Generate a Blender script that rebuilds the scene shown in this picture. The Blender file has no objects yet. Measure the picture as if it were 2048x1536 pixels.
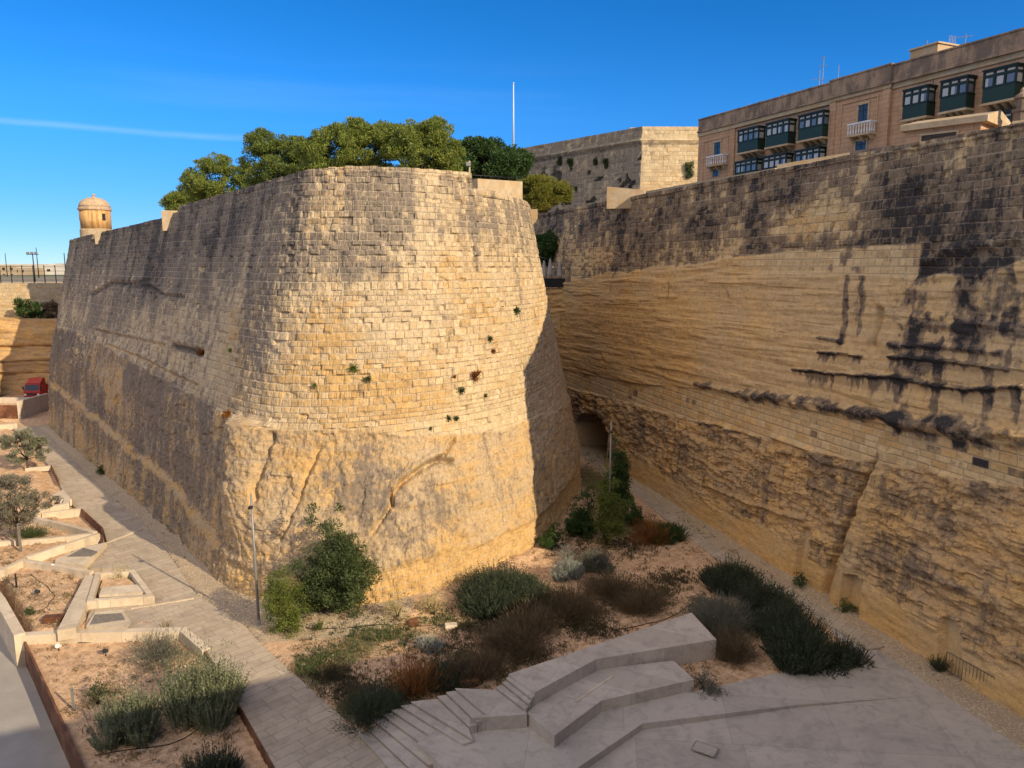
import bpy, math, random
import numpy as np
from mathutils import Vector, Matrix

# ------------------------------------------------------------------ camera, sky, sun, exposure
SC = bpy.context.scene
COL = SC.collection
F_PX, PITCH, CAM_Z = 1500.0, math.radians(8.9), 19.0
cam_d = bpy.data.cameras.new('camera')
cam_d.sensor_width = 36.0
cam_d.lens = 36.0 * F_PX / 2048.0
cam_d.clip_start, cam_d.clip_end = 0.1, 6000.0
cam = bpy.data.objects.new('camera', cam_d)
cam.location = (0, 0, CAM_Z)
cam.rotation_euler = (math.pi / 2 - PITCH, 0, 0)
COL.objects.link(cam)
SC.camera = cam

SUN_EL, SUN_H = math.radians(25.4), (0.762, -0.648)
SUN_V = Vector((SUN_H[0] * math.cos(SUN_EL), SUN_H[1] * math.cos(SUN_EL), math.sin(SUN_EL))).normalized()
sun_d = bpy.data.lights.new('sun', 'SUN')
sun_d.energy, sun_d.angle, sun_d.color = 3.35, math.radians(0.5), (1.0, 0.815, 0.545)
sun = bpy.data.objects.new('sun', sun_d)
sun.rotation_euler = SUN_V.to_track_quat('Z', 'Y').to_euler()
sun.location = (60, -60, 90)
COL.objects.link(sun)

W = bpy.data.worlds.new('World')
SC.world = W
W.use_nodes = True
wn = W.node_tree.nodes
wl = W.node_tree.links
wn.clear()
w_out = wn.new('ShaderNodeOutputWorld')
w_bg = wn.new('ShaderNodeBackground')
w_bg.inputs['Strength'].default_value = 0.112
sky = wn.new('ShaderNodeTexSky')
sky.sky_type = 'NISHITA'
sky.sun_disc = False
sky.sun_elevation = SUN_EL
sky.sun_rotation = math.atan2(SUN_H[0], SUN_H[1])
sky.altitude = 800
sky.air_density, sky.dust_density, sky.ozone_density = 0.6, 0.0, 5.0
w_hs = wn.new('ShaderNodeHueSaturation')
w_hs.inputs['Saturation'].default_value = 1.23
wl.new(sky.outputs[0], w_hs.inputs['Color'])
# thin cirrus streaks, laid out by direction on the sky
w_tc = wn.new('ShaderNodeTexCoord')
w_mp = wn.new('ShaderNodeMapping')
w_mp.inputs['Scale'].default_value = (2.2, 2.2, 34.0)
w_mp.inputs['Rotation'].default_value = (0.0, 0.02, 0.0)
wl.new(w_tc.outputs['Generated'], w_mp.inputs['Vector'])
w_nz = wn.new('ShaderNodeTexNoise')
w_nz.inputs['Scale'].default_value = 1.0
w_nz.inputs['Detail'].default_value = 5
wl.new(w_mp.outputs[0], w_nz.inputs['Vector'])
w_cr = wn.new('ShaderNodeMapRange')
w_cr.inputs['From Min'].default_value, w_cr.inputs['From Max'].default_value = 0.42, 0.75
wl.new(w_nz.outputs[0], w_cr.inputs['Value'])
w_sx = wn.new('ShaderNodeSeparateXYZ')
wl.new(w_tc.outputs['Generated'], w_sx.inputs[0])
def wmath(op, a, b=None):
    n = wn.new('ShaderNodeMath'); n.operation = op
    for i, v in enumerate((a, b)):
        if v is None: continue
        if isinstance(v, (int, float)): n.inputs[i].default_value = v
        else: wl.new(v, n.inputs[i])
    return n.outputs[0]
def wband(sock, lo, hi, soft):
    a = wn.new('ShaderNodeMapRange'); a.interpolation_type = 'SMOOTHSTEP'
    wl.new(sock, a.inputs['Value'])
    a.inputs['From Min'].default_value, a.inputs['From Max'].default_value = lo - soft, lo + soft
    b = wn.new('ShaderNodeMapRange'); b.interpolation_type = 'SMOOTHSTEP'
    wl.new(sock, b.inputs['Value'])
    b.inputs['From Min'].default_value, b.inputs['From Max'].default_value = hi - soft, hi + soft
    return wmath('MULTIPLY', a.outputs[0], wmath('SUBTRACT', 1.0, b.outputs[0]))
az = wmath('ARCTAN2', w_sx.outputs[0], w_sx.outputs[1])
w_n3 = wn.new('ShaderNodeTexNoise'); w_n3.inputs['Scale'].default_value = 4.0; w_n3.inputs['Detail'].default_value = 4
wl.new(w_tc.outputs['Generated'], w_n3.inputs['Vector'])
c1 = wmath('MULTIPLY', wband(wmath('ADD', w_sx.outputs[2], wmath('MULTIPLY', w_n3.outputs[0], 0.012)), 0.157, 0.1605, 0.004), wband(az, -0.9, -0.30, 0.10))
c2 = wmath('MULTIPLY', wmath('MULTIPLY', wband(w_sx.outputs[2], 0.17, 0.235, 0.03), wband(az, -0.50, 0.05, 0.15)), wmath('MULTIPLY', w_cr.outputs[0], 0.035))
w_mx = wn.new('ShaderNodeMix'); w_mx.data_type = 'RGBA'
cl = wmath('ADD', wmath('MULTIPLY', c1, wmath('ADD', wmath('MULTIPLY', w_cr.outputs[0], 0.26), 0.05)), c2)
wl.new(cl, w_mx.inputs[0])
wl.new(w_hs.outputs[0], w_mx.inputs[6])
w_mx.inputs[7].default_value = (6.2, 6.6, 7.2, 1)
# bright cloud added in the unseen sky behind the viewpoint as fill light
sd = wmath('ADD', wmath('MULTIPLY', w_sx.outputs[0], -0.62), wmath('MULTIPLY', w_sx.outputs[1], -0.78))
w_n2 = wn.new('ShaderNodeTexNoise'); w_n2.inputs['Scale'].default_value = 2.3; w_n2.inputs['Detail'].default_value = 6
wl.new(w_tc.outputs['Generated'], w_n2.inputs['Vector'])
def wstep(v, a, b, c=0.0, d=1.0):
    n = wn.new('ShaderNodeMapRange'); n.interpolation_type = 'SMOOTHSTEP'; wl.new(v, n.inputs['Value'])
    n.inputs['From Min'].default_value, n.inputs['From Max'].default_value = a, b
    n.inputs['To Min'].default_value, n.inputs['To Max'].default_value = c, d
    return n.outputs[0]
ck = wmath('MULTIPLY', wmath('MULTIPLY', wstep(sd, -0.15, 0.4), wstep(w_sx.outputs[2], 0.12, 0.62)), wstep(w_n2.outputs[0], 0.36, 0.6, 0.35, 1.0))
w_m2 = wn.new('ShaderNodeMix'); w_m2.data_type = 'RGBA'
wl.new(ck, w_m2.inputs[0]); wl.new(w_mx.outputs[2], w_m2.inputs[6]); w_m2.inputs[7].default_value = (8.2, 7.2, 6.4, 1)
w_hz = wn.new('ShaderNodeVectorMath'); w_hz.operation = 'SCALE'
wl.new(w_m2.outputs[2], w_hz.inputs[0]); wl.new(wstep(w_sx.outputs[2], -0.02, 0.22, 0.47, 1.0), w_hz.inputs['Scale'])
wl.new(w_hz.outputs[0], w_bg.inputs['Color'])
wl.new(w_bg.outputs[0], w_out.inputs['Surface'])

SC.view_settings.view_transform = 'Standard'
SC.view_settings.look = 'None'
SC.view_settings.exposure = 0.84
SC.view_settings.gamma = 1.0

# ------------------------------------------------------------------ pixel of the photograph -> point in the place
ST, CT = math.sin(PITCH), math.cos(PITCH)
def ray(px, py):
    dx, dv = (px - 1024.0) / F_PX, -(py - 768.0) / F_PX
    return dx, CT + dv * ST, -ST + dv * CT
def G(px, py, z=0.0):
    d = ray(px, py); t = (z - CAM_Z) / d[2]
    return (d[0] * t, d[1] * t)
def G3(px, py, z=0.0):
    x, y = G(px, py, z); return (x, y, z)
def AY(px, py, Y):
    d = ray(px, py); t = Y / d[1]
    return (d[0] * t, Y, CAM_Z + d[2] * t)
def project(P):
    x, y, z = P[..., 0], P[..., 1], P[..., 2] - CAM_Z
    f = y * CT - z * ST
    u = y * ST + z * CT
    return 1024 + F_PX * x / f, 768 - F_PX * u / f

# ------------------------------------------------------------------ noise in numpy
def hsh(i, j, s=0):
    h = (i.astype(np.int64) * 374761393 + j.astype(np.int64) * 668265263 + s * 974634777) & 0xffffffff
    h = ((h ^ (h >> 13)) * 1274126177) & 0xffffffff
    h = h ^ (h >> 16)
    return (h & 0xffffff) / float(0xffffff)
def vn(x, y, s=0):
    i, j = np.floor(x), np.floor(y)
    fx, fy = x - i, y - j
    fx = fx * fx * (3 - 2 * fx); fy = fy * fy * (3 - 2 * fy)
    a, b, c, d = hsh(i, j, s), hsh(i + 1, j, s), hsh(i, j + 1, s), hsh(i + 1, j + 1, s)
    return (a + (b - a) * fx) * (1 - fy) + (c + (d - c) * fx) * fy
def fbm(x, y, o=4, s=0, g=0.5):
    r, a, t = 0, 1.0, 0
    for k in range(o):
        r = r + a * vn(x * 2 ** k, y * 2 ** k, s + k * 17); t += a; a *= g
    return r / t
def sstep(a, b, x):
    t = np.clip((x - a) / (b - a), 0, 1); return t * t * (3 - 2 * t)
def seg_dist(s, z, pts, zs=1.0):
    """distance of every (s,z) to a polyline, and the parameter 0..1 along it"""
    best = np.full(s.shape, 1e9); par = np.zeros(s.shape); n = len(pts) - 1
    for k in range(n):
        ax, ay = pts[k]; bx, by = pts[k + 1]
        dx, dy = bx - ax, (by - ay) * zs
        px, py = s - ax, (z - ay) * zs
        t = np.clip((px * dx + py * dy) / (dx * dx + dy * dy + 1e-9), 0, 1)
        d = np.hypot(px - t * dx, py - t * dy)
        m = d < best
        best = np.where(m, d, best); par = np.where(m, (k + t) / n, par)
    return best, par

# ------------------------------------------------------------------ objects
def tag(o, label=None, cat=None, group=None, kind=None):
    if label: o['label'] = label
    if cat: o['category'] = cat
    if group: o['group'] = group
    if kind: o['kind'] = kind
    return o
def empty(name, loc, label, cat, group=None, rz=0.0):
    o = bpy.data.objects.new(name, None)
    o.location = loc; o.rotation_euler = (0, 0, rz); o.empty_display_size = 0.3
    COL.objects.link(o)
    return tag(o, label, cat, group)
def np_mesh(name, V, Fq, mat, parent=None, smooth=False, attrs=None, mats=None, midx=None):
    """V (n,3); Fq (m,4) or (m,3) array, or a list of index lists"""
    me = bpy.data.meshes.new(name)
    V = np.asarray(V, dtype=np.float32)
    if isinstance(Fq, np.ndarray):
        m, k = Fq.shape
        tot = np.full(m, k, dtype=np.int32); idx = Fq.astype(np.int32).ravel()
    else:
        tot = np.array([len(f) for f in Fq], dtype=np.int32)
        idx = np.array([i for f in Fq for i in f], dtype=np.int32)
    me.vertices.add(len(V)); me.vertices.foreach_set('co', V.ravel())
    me.loops.add(len(idx)); me.loops.foreach_set('vertex_index', idx)
    me.polygons.add(len(tot))
    st = np.zeros(len(tot), dtype=np.int32); st[1:] = np.cumsum(tot)[:-1]
    me.polygons.foreach_set('loop_start', st)
    me.polygons.foreach_set('use_smooth', np.full(len(tot), bool(smooth)))
    for mm in (mats or [mat]): me.materials.append(mm)
    if midx is not None: me.polygons.foreach_set('material_index', np.asarray(midx, dtype=np.int32))
    me.update(calc_edges=True)
    for nm, (ty, dat) in (attrs or {}).items():
        a = me.attributes.new(nm, ty, 'POINT')
        key = {'FLOAT': 'value', 'FLOAT_VECTOR': 'vector', 'FLOAT_COLOR': 'color'}[ty]
        a.data.foreach_set(key, np.asarray(dat, dtype=np.float32).ravel())
    o = bpy.data.objects.new(name, me)
    COL.objects.link(o)
    if parent is not None:
        o.parent = parent
    return o
class MB:
    def __init__(s): s.v, s.f = [], []
    def add(s, vs, fs):
        n = len(s.v); s.v += [tuple(p) for p in vs]; s.f += [[i + n for i in f] for f in fs]; return s
    def box(s, x0, x1, y0, y1, z0, z1, M=None):
        vs = [Vector(p) for p in ((x0, y0, z0), (x1, y0, z0), (x1, y1, z0), (x0, y1, z0), (x0, y0, z1), (x1, y0, z1), (x1, y1, z1), (x0, y1, z1))]
        if M is not None: vs = [M @ p for p in vs]
        return s.add(vs, [(0, 3, 2, 1), (4, 5, 6, 7), (0, 1, 5, 4), (1, 2, 6, 5), (2, 3, 7, 6), (3, 0, 4, 7)])
    def bbox(s, x0, x1, y0, y1, z0, z1, b=0.02, M=None):
        """box with chamfered upper edges"""
        lv = [(x0, x1, y0, y1, z0), (x0, x1, y0, y1, z1 - b), (x0 + b, x1 - b, y0 + b, y1 - b, z1)]
        vs = []
        for a0, a1, c0, c1, z in lv: vs += [Vector((a0, c0, z)), Vector((a1, c0, z)), Vector((a1, c1, z)), Vector((a0, c1, z))]
        if M is not None: vs = [M @ p for p in vs]
        fs = [(0, 3, 2, 1), (8, 9, 10, 11)]
        for l in (0, 4):
            for k in range(4): fs.append((l + k, l + (k + 1) % 4, l + 4 + (k + 1) % 4, l + 4 + k))
        return s.add(vs, fs)
    def prism(s, poly, z0, z1, zt=None):
        """poly: xy list; zt optional list of top z per vertex"""
        n = len(poly)
        ar = sum(poly[i][0] * poly[(i + 1) % n][1] - poly[(i + 1) % n][0] * poly[i][1] for i in range(n))
        if ar < 0:
            poly = poly[::-1]; zt = zt[::-1] if zt else None
        vs = [(x, y, z0) for x, y in poly] + [(x, y, (zt[i] if zt else z1)) for i, (x, y) in enumerate(poly)]
        fs = [list(range(n))[::-1], list(range(n, 2 * n))] + [(i, (i + 1) % n, n + (i + 1) % n, n + i) for i in range(n)]
        return s.add(vs, fs)
    def tube(s, pts, r, n=6, cap=True):
        pts = [Vector(p) for p in pts]; rs = r if isinstance(r, (list, tuple)) else [r] * len(pts)
        rings = []; up = None
        for i, p in enumerate(pts):
            d = (pts[min(i + 1, len(pts) - 1)] - pts[max(i - 1, 0)]).normalized()
            if up is None: up = Vector((0, 0, 1)) if abs(d.z) < 0.9 else Vector((1, 0, 0))
            a = d.cross(up).normalized(); b = a.cross(d).normalized(); up = b
            rings.append([p + (a * math.cos(2 * math.pi * k / n) + b * math.sin(2 * math.pi * k / n)) * rs[i] for k in range(n)])
        fs = []
        for i in range(len(pts) - 1):
            for k in range(n): fs.append((i * n + k, (i + 1) * n + k, (i + 1) * n + (k + 1) % n, i * n + (k + 1) % n))
        if cap:
            fs.append(tuple(range(n))); fs.append(tuple((len(pts) - 1) * n + k for k in range(n))[::-1])
        return s.add([q for r_ in rings for q in r_], fs)
    def lathe(s, prof, n=24, c=(0, 0, 0)):
        m = len(prof); vs = []
        for r, z in prof:
            for k in range(n):
                a = 2 * math.pi * k / n; vs.append((c[0] + r * math.cos(a), c[1] + r * math.sin(a), c[2] + z))
        fs = [(i * n + k, i * n + (k + 1) % n, (i + 1) * n + (k + 1) % n, (i + 1) * n + k) for i in range(m - 1) for k in range(n)]
        fs.append(tuple(range(n))[::-1]); fs.append(tuple((m - 1) * n + k for k in range(n)))
        return s.add(vs, fs)
    def strip(s, pts, w, z0, z1, closed=False):
        """mitred kerb along xy pts, w wide (half each side)"""
        P = [Vector((p[0], p[1])) for p in pts]; n = len(P); L = []; R = []
        for i in range(n):
            a = P[i - 1] if (i > 0 or closed) else None
            b = P[(i + 1) % n] if (i < n - 1 or closed) else None
            d1 = (P[i] - a).normalized() if a is not None else None
            d2 = (b - P[i]).normalized() if b is not None else None
            if d1 is None: d1 = d2
            if d2 is None: d2 = d1
            n1 = Vector((-d1.y, d1.x)); n2 = Vector((-d2.y, d2.x))
            m = (n1 + n2)
            if m.length < 0.3: m = n1
            m.normalize(); k = min(1.0 / max(m.dot(n1), 0.3), 2.6)
            L.append(P[i] + m * k * w / 2); R.append(P[i] - m * k * w / 2)
        z0 = z0 if isinstance(z0, list) else [z0] * n
        z1 = z1 if isinstance(z1, list) else [z1] * n
        vs = []
        for i in range(n): vs += [(L[i].x, L[i].y, z0[i]), (R[i].x, R[i].y, z0[i]), (R[i].x, R[i].y, z1[i]), (L[i].x, L[i].y, z1[i])]
        fs = []
        for i in range(n if closed else n - 1):
            a, b = 4 * i, 4 * ((i + 1) % n)
            for k in range(4): fs.append((a + k, a + (k + 1) % 4, b + (k + 1) % 4, b + k))
        if not closed:
            fs.append((3, 2, 1, 0)); e = 4 * (n - 1); fs.append((e, e + 1, e + 2, e + 3))
        return s.add(vs, fs)
    def build(s, name, mat, parent=None, smooth=False):
        if parent is not None:
            inv = parent.matrix_basis.inverted()
            if parent.parent is not None: inv = inv @ parent.parent.matrix_basis.inverted()
            vs = [tuple(inv @ Vector(p)) for p in s.v]
        else: vs = s.v
        return np_mesh(name, np.array(vs), s.f, mat, parent, smooth)
def to_local(V, parent):
    """world coordinates -> coordinates of a top-level parent"""
    inv = np.array(parent.matrix_basis.inverted())
    return V @ inv[:3, :3].T + inv[:3, 3]

# ------------------------------------------------------------------ materials
class NT:
    def __init__(s, name, rough=0.9, spec=0.25):
        s.m = bpy.data.materials.new(name); s.m.use_nodes = True
        s.t = s.m.node_tree; s.n = s.t.nodes; s.l = s.t.links
        s.b = s.n['Principled BSDF']
        s.b.inputs['Roughness'].default_value = rough
        s.b.inputs['Specular IOR Level'].default_value = spec
    def put(s, sock, v):
        if isinstance(v, (int, float)): sock.default_value = v
        elif isinstance(v, (tuple, list)):
            sock.default_value = (tuple(v) + (1,))[:4] if sock.type == 'RGBA' else v
        else: s.l.new(v, sock)
    def math(s, op, a, b=None, c=None):
        n = s.n.new('ShaderNodeMath'); n.operation = op
        for i, v in enumerate((a, b, c)):
            if v is not None: s.put(n.inputs[i], v)
        return n.outputs[0]
    def add(s, a, b): return s.math('ADD', a, b)
    def mul(s, a, b): return s.math('MULTIPLY', a, b)
    def sub(s, a, b): return s.math('SUBTRACT', a, b)
    def step(s, v, lo, hi, t0=0.0, t1=1.0):
        n = s.n.new('ShaderNodeMapRange'); n.interpolation_type = 'SMOOTHSTEP'
        s.put(n.inputs['Value'], v)
        n.inputs['From Min'].default_value, n.inputs['From Max'].default_value = lo, hi
        n.inputs['To Min'].default_value, n.inputs['To Max'].default_value = t0, t1
        return n.outputs[0]
    def mix(s, f, a, b, mode='MIX'):
        n = s.n.new('ShaderNodeMix'); n.data_type = 'RGBA'; n.blend_type = mode
        s.put(n.inputs[0], f); s.put(n.inputs[6], a); s.put(n.inputs[7], b)
        return n.outputs[2]
    def pos(s):
        return s.n.new('ShaderNodeNewGeometry').outputs['Position']
    def obj(s):
        return s.n.new('ShaderNodeTexCoord').outputs['Object']
    def mapv(s, v, scale=(1, 1, 1), rot=(0, 0, 0), loc=(0, 0, 0)):
        n = s.n.new('ShaderNodeMapping'); s.put(n.inputs[0], v)
        n.inputs['Scale'].default_value, n.inputs['Rotation'].default_value, n.inputs['Location'].default_value = scale, rot, loc
        return n.outputs[0]
    def noise(s, v, scale, detail=4, rough=0.55, dist=0.0):
        n = s.n.new('ShaderNodeTexNoise'); s.put(n.inputs['Vector'], v)
        n.inputs['Scale'].default_value, n.inputs['Detail'].default_value = scale, detail
        n.inputs['Roughness'].default_value, n.inputs['Distortion'].default_value = rough, dist
        return n.outputs[0]
    def voro(s, v, scale, out='Distance', feat='F1'):
        n = s.n.new('ShaderNodeTexVoronoi'); n.feature = feat; s.put(n.inputs['Vector'], v); n.inputs['Scale'].default_value = scale
        return n.outputs[out]
    def attr(s, name, out='Fac'):
        n = s.n.new('ShaderNodeAttribute'); n.attribute_name = name; return n.outputs[out]
    def sep(s, v):
        n = s.n.new('ShaderNodeSeparateXYZ'); s.put(n.inputs[0], v); return n.outputs
    def comb(s, x, y, z=0.0):
        n = s.n.new('ShaderNodeCombineXYZ')
        for i, v in enumerate((x, y, z)): s.put(n.inputs[i], v)
        return n.outputs[0]
    def bump(s, h, strength=0.5, dist=0.05, nrm=None):
        n = s.n.new('ShaderNodeBump'); s.put(n.inputs['Height'], h)
        n.inputs['Strength'].default_value, n.inputs['Distance'].default_value = strength, dist
        if nrm is not None: s.l.new(nrm, n.inputs['Normal'])
        return n.outputs[0]
    def out(s, col, nrm=None, rough=None):
        s.put(s.b.inputs['Base Color'], col)
        if nrm is not None: s.l.new(nrm, s.b.inputs['Normal'])
        if rough is not None: s.put(s.b.inputs['Roughness'], rough)
        return s.m
def bricks(t, su, sv, w, h):
    """running-bond ashlar of uneven stone lengths; returns per-stone random, joint 0..1, second random"""
    row = t.math('FLOOR', t.math('DIVIDE', sv, h))
    r = t.math('FRACT', t.mul(t.math('SINE', t.mul(row, 12.9898)), 437.58))
    r2 = t.math('FRACT', t.mul(t.math('SINE', t.mul(row, 39.346)), 251.3))
    wr = t.mul(t.add(t.mul(r, 0.6), 0.7), w)
    x = t.add(t.math('DIVIDE', su, wr), t.mul(r2, 13.7))
    c = t.math('FLOOR', x)
    b = t.math('FRACT', t.mul(t.math('SINE', t.add(t.mul(c, 12.9898), t.mul(row, 78.233))), 437.58))
    b2 = t.math('FRACT', t.mul(t.math('SINE', t.add(t.mul(c, 63.7264), t.mul(row, 10.873))), 351.7))
    fx = t.math('FRACT', x); fy = t.math('FRACT', t.math('DIVIDE', sv, h))
    dx = t.mul(t.math('MINIMUM', fx, t.sub(1.0, fx)), wr)
    dy = t.mul(t.math('MINIMUM', fy, t.sub(1.0, fy)), h)
    return b, t.math('MINIMUM', dx, dy), b2
def np_bricks(su, sv, w, h):
    fr = lambda a: a - np.floor(a)
    row = np.floor(sv / h)
    r = fr(np.sin(row * 12.9898) * 437.58); r2 = fr(np.sin(row * 39.346) * 251.3)
    wr = (r * 0.6 + 0.7) * w
    x = su / wr + r2 * 13.7; c = np.floor(x)
    b = fr(np.sin(c * 12.9898 + row * 78.233) * 437.58)
    b2 = fr(np.sin(c * 63.7264 + row * 10.873) * 351.7)
    fx = fr(x); fy = fr(sv / h)
    d = np.minimum(np.minimum(fx, 1 - fx) * wr, np.minimum(fy, 1 - fy) * h)
    return b, d, b2
def wall_material(name, pale, ochre, grey, black, rock, mortar, w, h, grey_amt=0.85, jw=0.045, fine=1.0, mott=0.26):
    """old limestone: attributes su,sv (metres along / up), msk = (rock, stain, warmth, plain)"""
    t = NT(name, 0.93, 0.2)
    su, sv = t.attr('su'), t.attr('sv')
    sx = t.sep(t.attr('msk', 'Vector'))
    R, S, Wm = sx[0], sx[1], sx[2]
    pl = t.attr('plain')
    P = t.pos()
    n1 = t.noise(P, 0.33, 6, 0.6)
    n2 = t.noise(t.mapv(P, (1.5, 1.5, 0.16)), 1.0, 5, 0.6)
    n3 = t.noise(P, 3.2, 5, 0.65)
    n4 = t.noise(t.mapv(P, (0.35, 0.35, 2.4)), 1.0, 5, 0.65)
    n5 = t.noise(P, 11.0, 3, 0.7)
    n6 = t.noise(t.mapv(P, (4.5, 4.5, 0.7)), 1.0, 5, 0.7)
    n7 = t.noise(P, 26.0, 2, 0.6)
    pit = t.step(t.noise(P, 5.5, 4, 0.75), 0.56, 0.70)
    b, d, b2 = bricks(t, su, sv, w, h)
    masonry = t.sub(1.0, R)
    base = t.mix(t.step(t.add(t.add(Wm, t.mul(t.sub(n1, 0.5), 1.1)), t.mul(t.mul(t.sub(b2, 0.5), 0.5), masonry)), 0.15, 0.9), pale, ochre)
    rk = t.mix(t.step(t.add(n4, t.mul(t.sub(n1, 0.5), 0.8)), 0.35, 0.68), rock, ochre)
    base = t.mix(t.mul(R, t.sub(0.85, t.mul(pl, 0.5))), base, rk)
    tone = t.add(0.84, t.mul(t.sub(n3, 0.5), 0.55))
    tone = t.add(tone, t.mul(t.mul(t.sub(b, 0.5), 0.2), masonry))
    tone = t.add(tone, t.mul(t.mul(t.add(t.sub(n5, 0.5), t.sub(n7, 0.5)), 0.88 * fine), t.sub(1.0, t.mul(pl, 0.65))))
    base = t.mix(1.0, base, t.comb(tone, tone, tone), 'MULTIPLY')
    br = t.mul(t.sub(b2, 0.5), t.mul(masonry, mott))
    gs = t.add(t.add(S, t.add(t.mul(t.sub(n2, 0.5), 0.9), t.mul(t.sub(n6, 0.5), 0.9))), t.add(br, t.mul(t.sub(n3, 0.5), 0.8)))
    g = t.mul(t.step(gs, 0.26, 0.66), grey_amt)
    gcol = t.mix(n3, grey, tuple(c * 0.55 for c in grey))
    base = t.mix(g, base, gcol)
    ks = t.add(t.add(S, t.add(t.mul(t.sub(n2, 0.5), 0.5), t.mul(t.sub(n6, 0.5), 1.1))), t.add(t.mul(br, 0.9), t.add(t.mul(t.sub(n3, 0.5), 1.2), t.mul(t.sub(n5, 0.5), 0.8))))
    kk = t.step(ks, 0.74, 1.16)
    base = t.mix(t.mul(kk, 0.95), base, t.mix(t.mul(n5, n3), black, tuple(c * 3.2 for c in black)))
    base = t.mix(t.mul(t.mul(pit, t.sub(1.0, t.mul(pl, 0.8))), 0.38), base, tuple(c * 0.9 for c in grey))
    j = t.mul(t.mul(t.sub(1.0, t.step(d, jw * 0.35, jw)), masonry), t.step(n3, 0.36, 0.6))
    base = t.mix(t.mul(j, t.sub(0.75, t.mul(kk, 0.5))), base, mortar)
    hgt = t.sub(t.add(t.mul(n3, 0.6), t.mul(n5, 0.5)), t.mul(pit, 0.35))
    hgt = t.add(hgt, t.mul(t.mul(t.step(d, 0.0, jw), masonry), 0.5))
    return t.out(base, t.bump(hgt, 0.9, 0.075))
STONE_W, STONE_H = 0.58, 0.385
M_BAST = wall_material('bastion limestone', (0.62, 0.475, 0.29), (0.58, 0.37, 0.15), (0.215, 0.175, 0.142), (0.034, 0.031, 0.03),
                       (0.50, 0.375, 0.235), (0.50, 0.41, 0.29), STONE_W, STONE_H, 0.88, 0.05, 1.0, 0.24)
M_RAMP = wall_material('rampart limestone', (0.72, 0.53, 0.285), (0.72, 0.44, 0.165), (0.20, 0.15, 0.112), (0.022, 0.021, 0.022),
                       (0.54, 0.36, 0.19), (0.46, 0.36, 0.255), 0.78, 0.43, 0.85, 0.05, 1.0, 0.45)
M_FAR = wall_material('distant limestone', (0.60, 0.47, 0.29), (0.56, 0.37, 0.17), (0.22, 0.19, 0.16), (0.03, 0.03, 0.027),
                      (0.50, 0.36, 0.2), (0.42, 0.34, 0.24), 0.9, 0.5, 0.8, 0.05)

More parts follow.
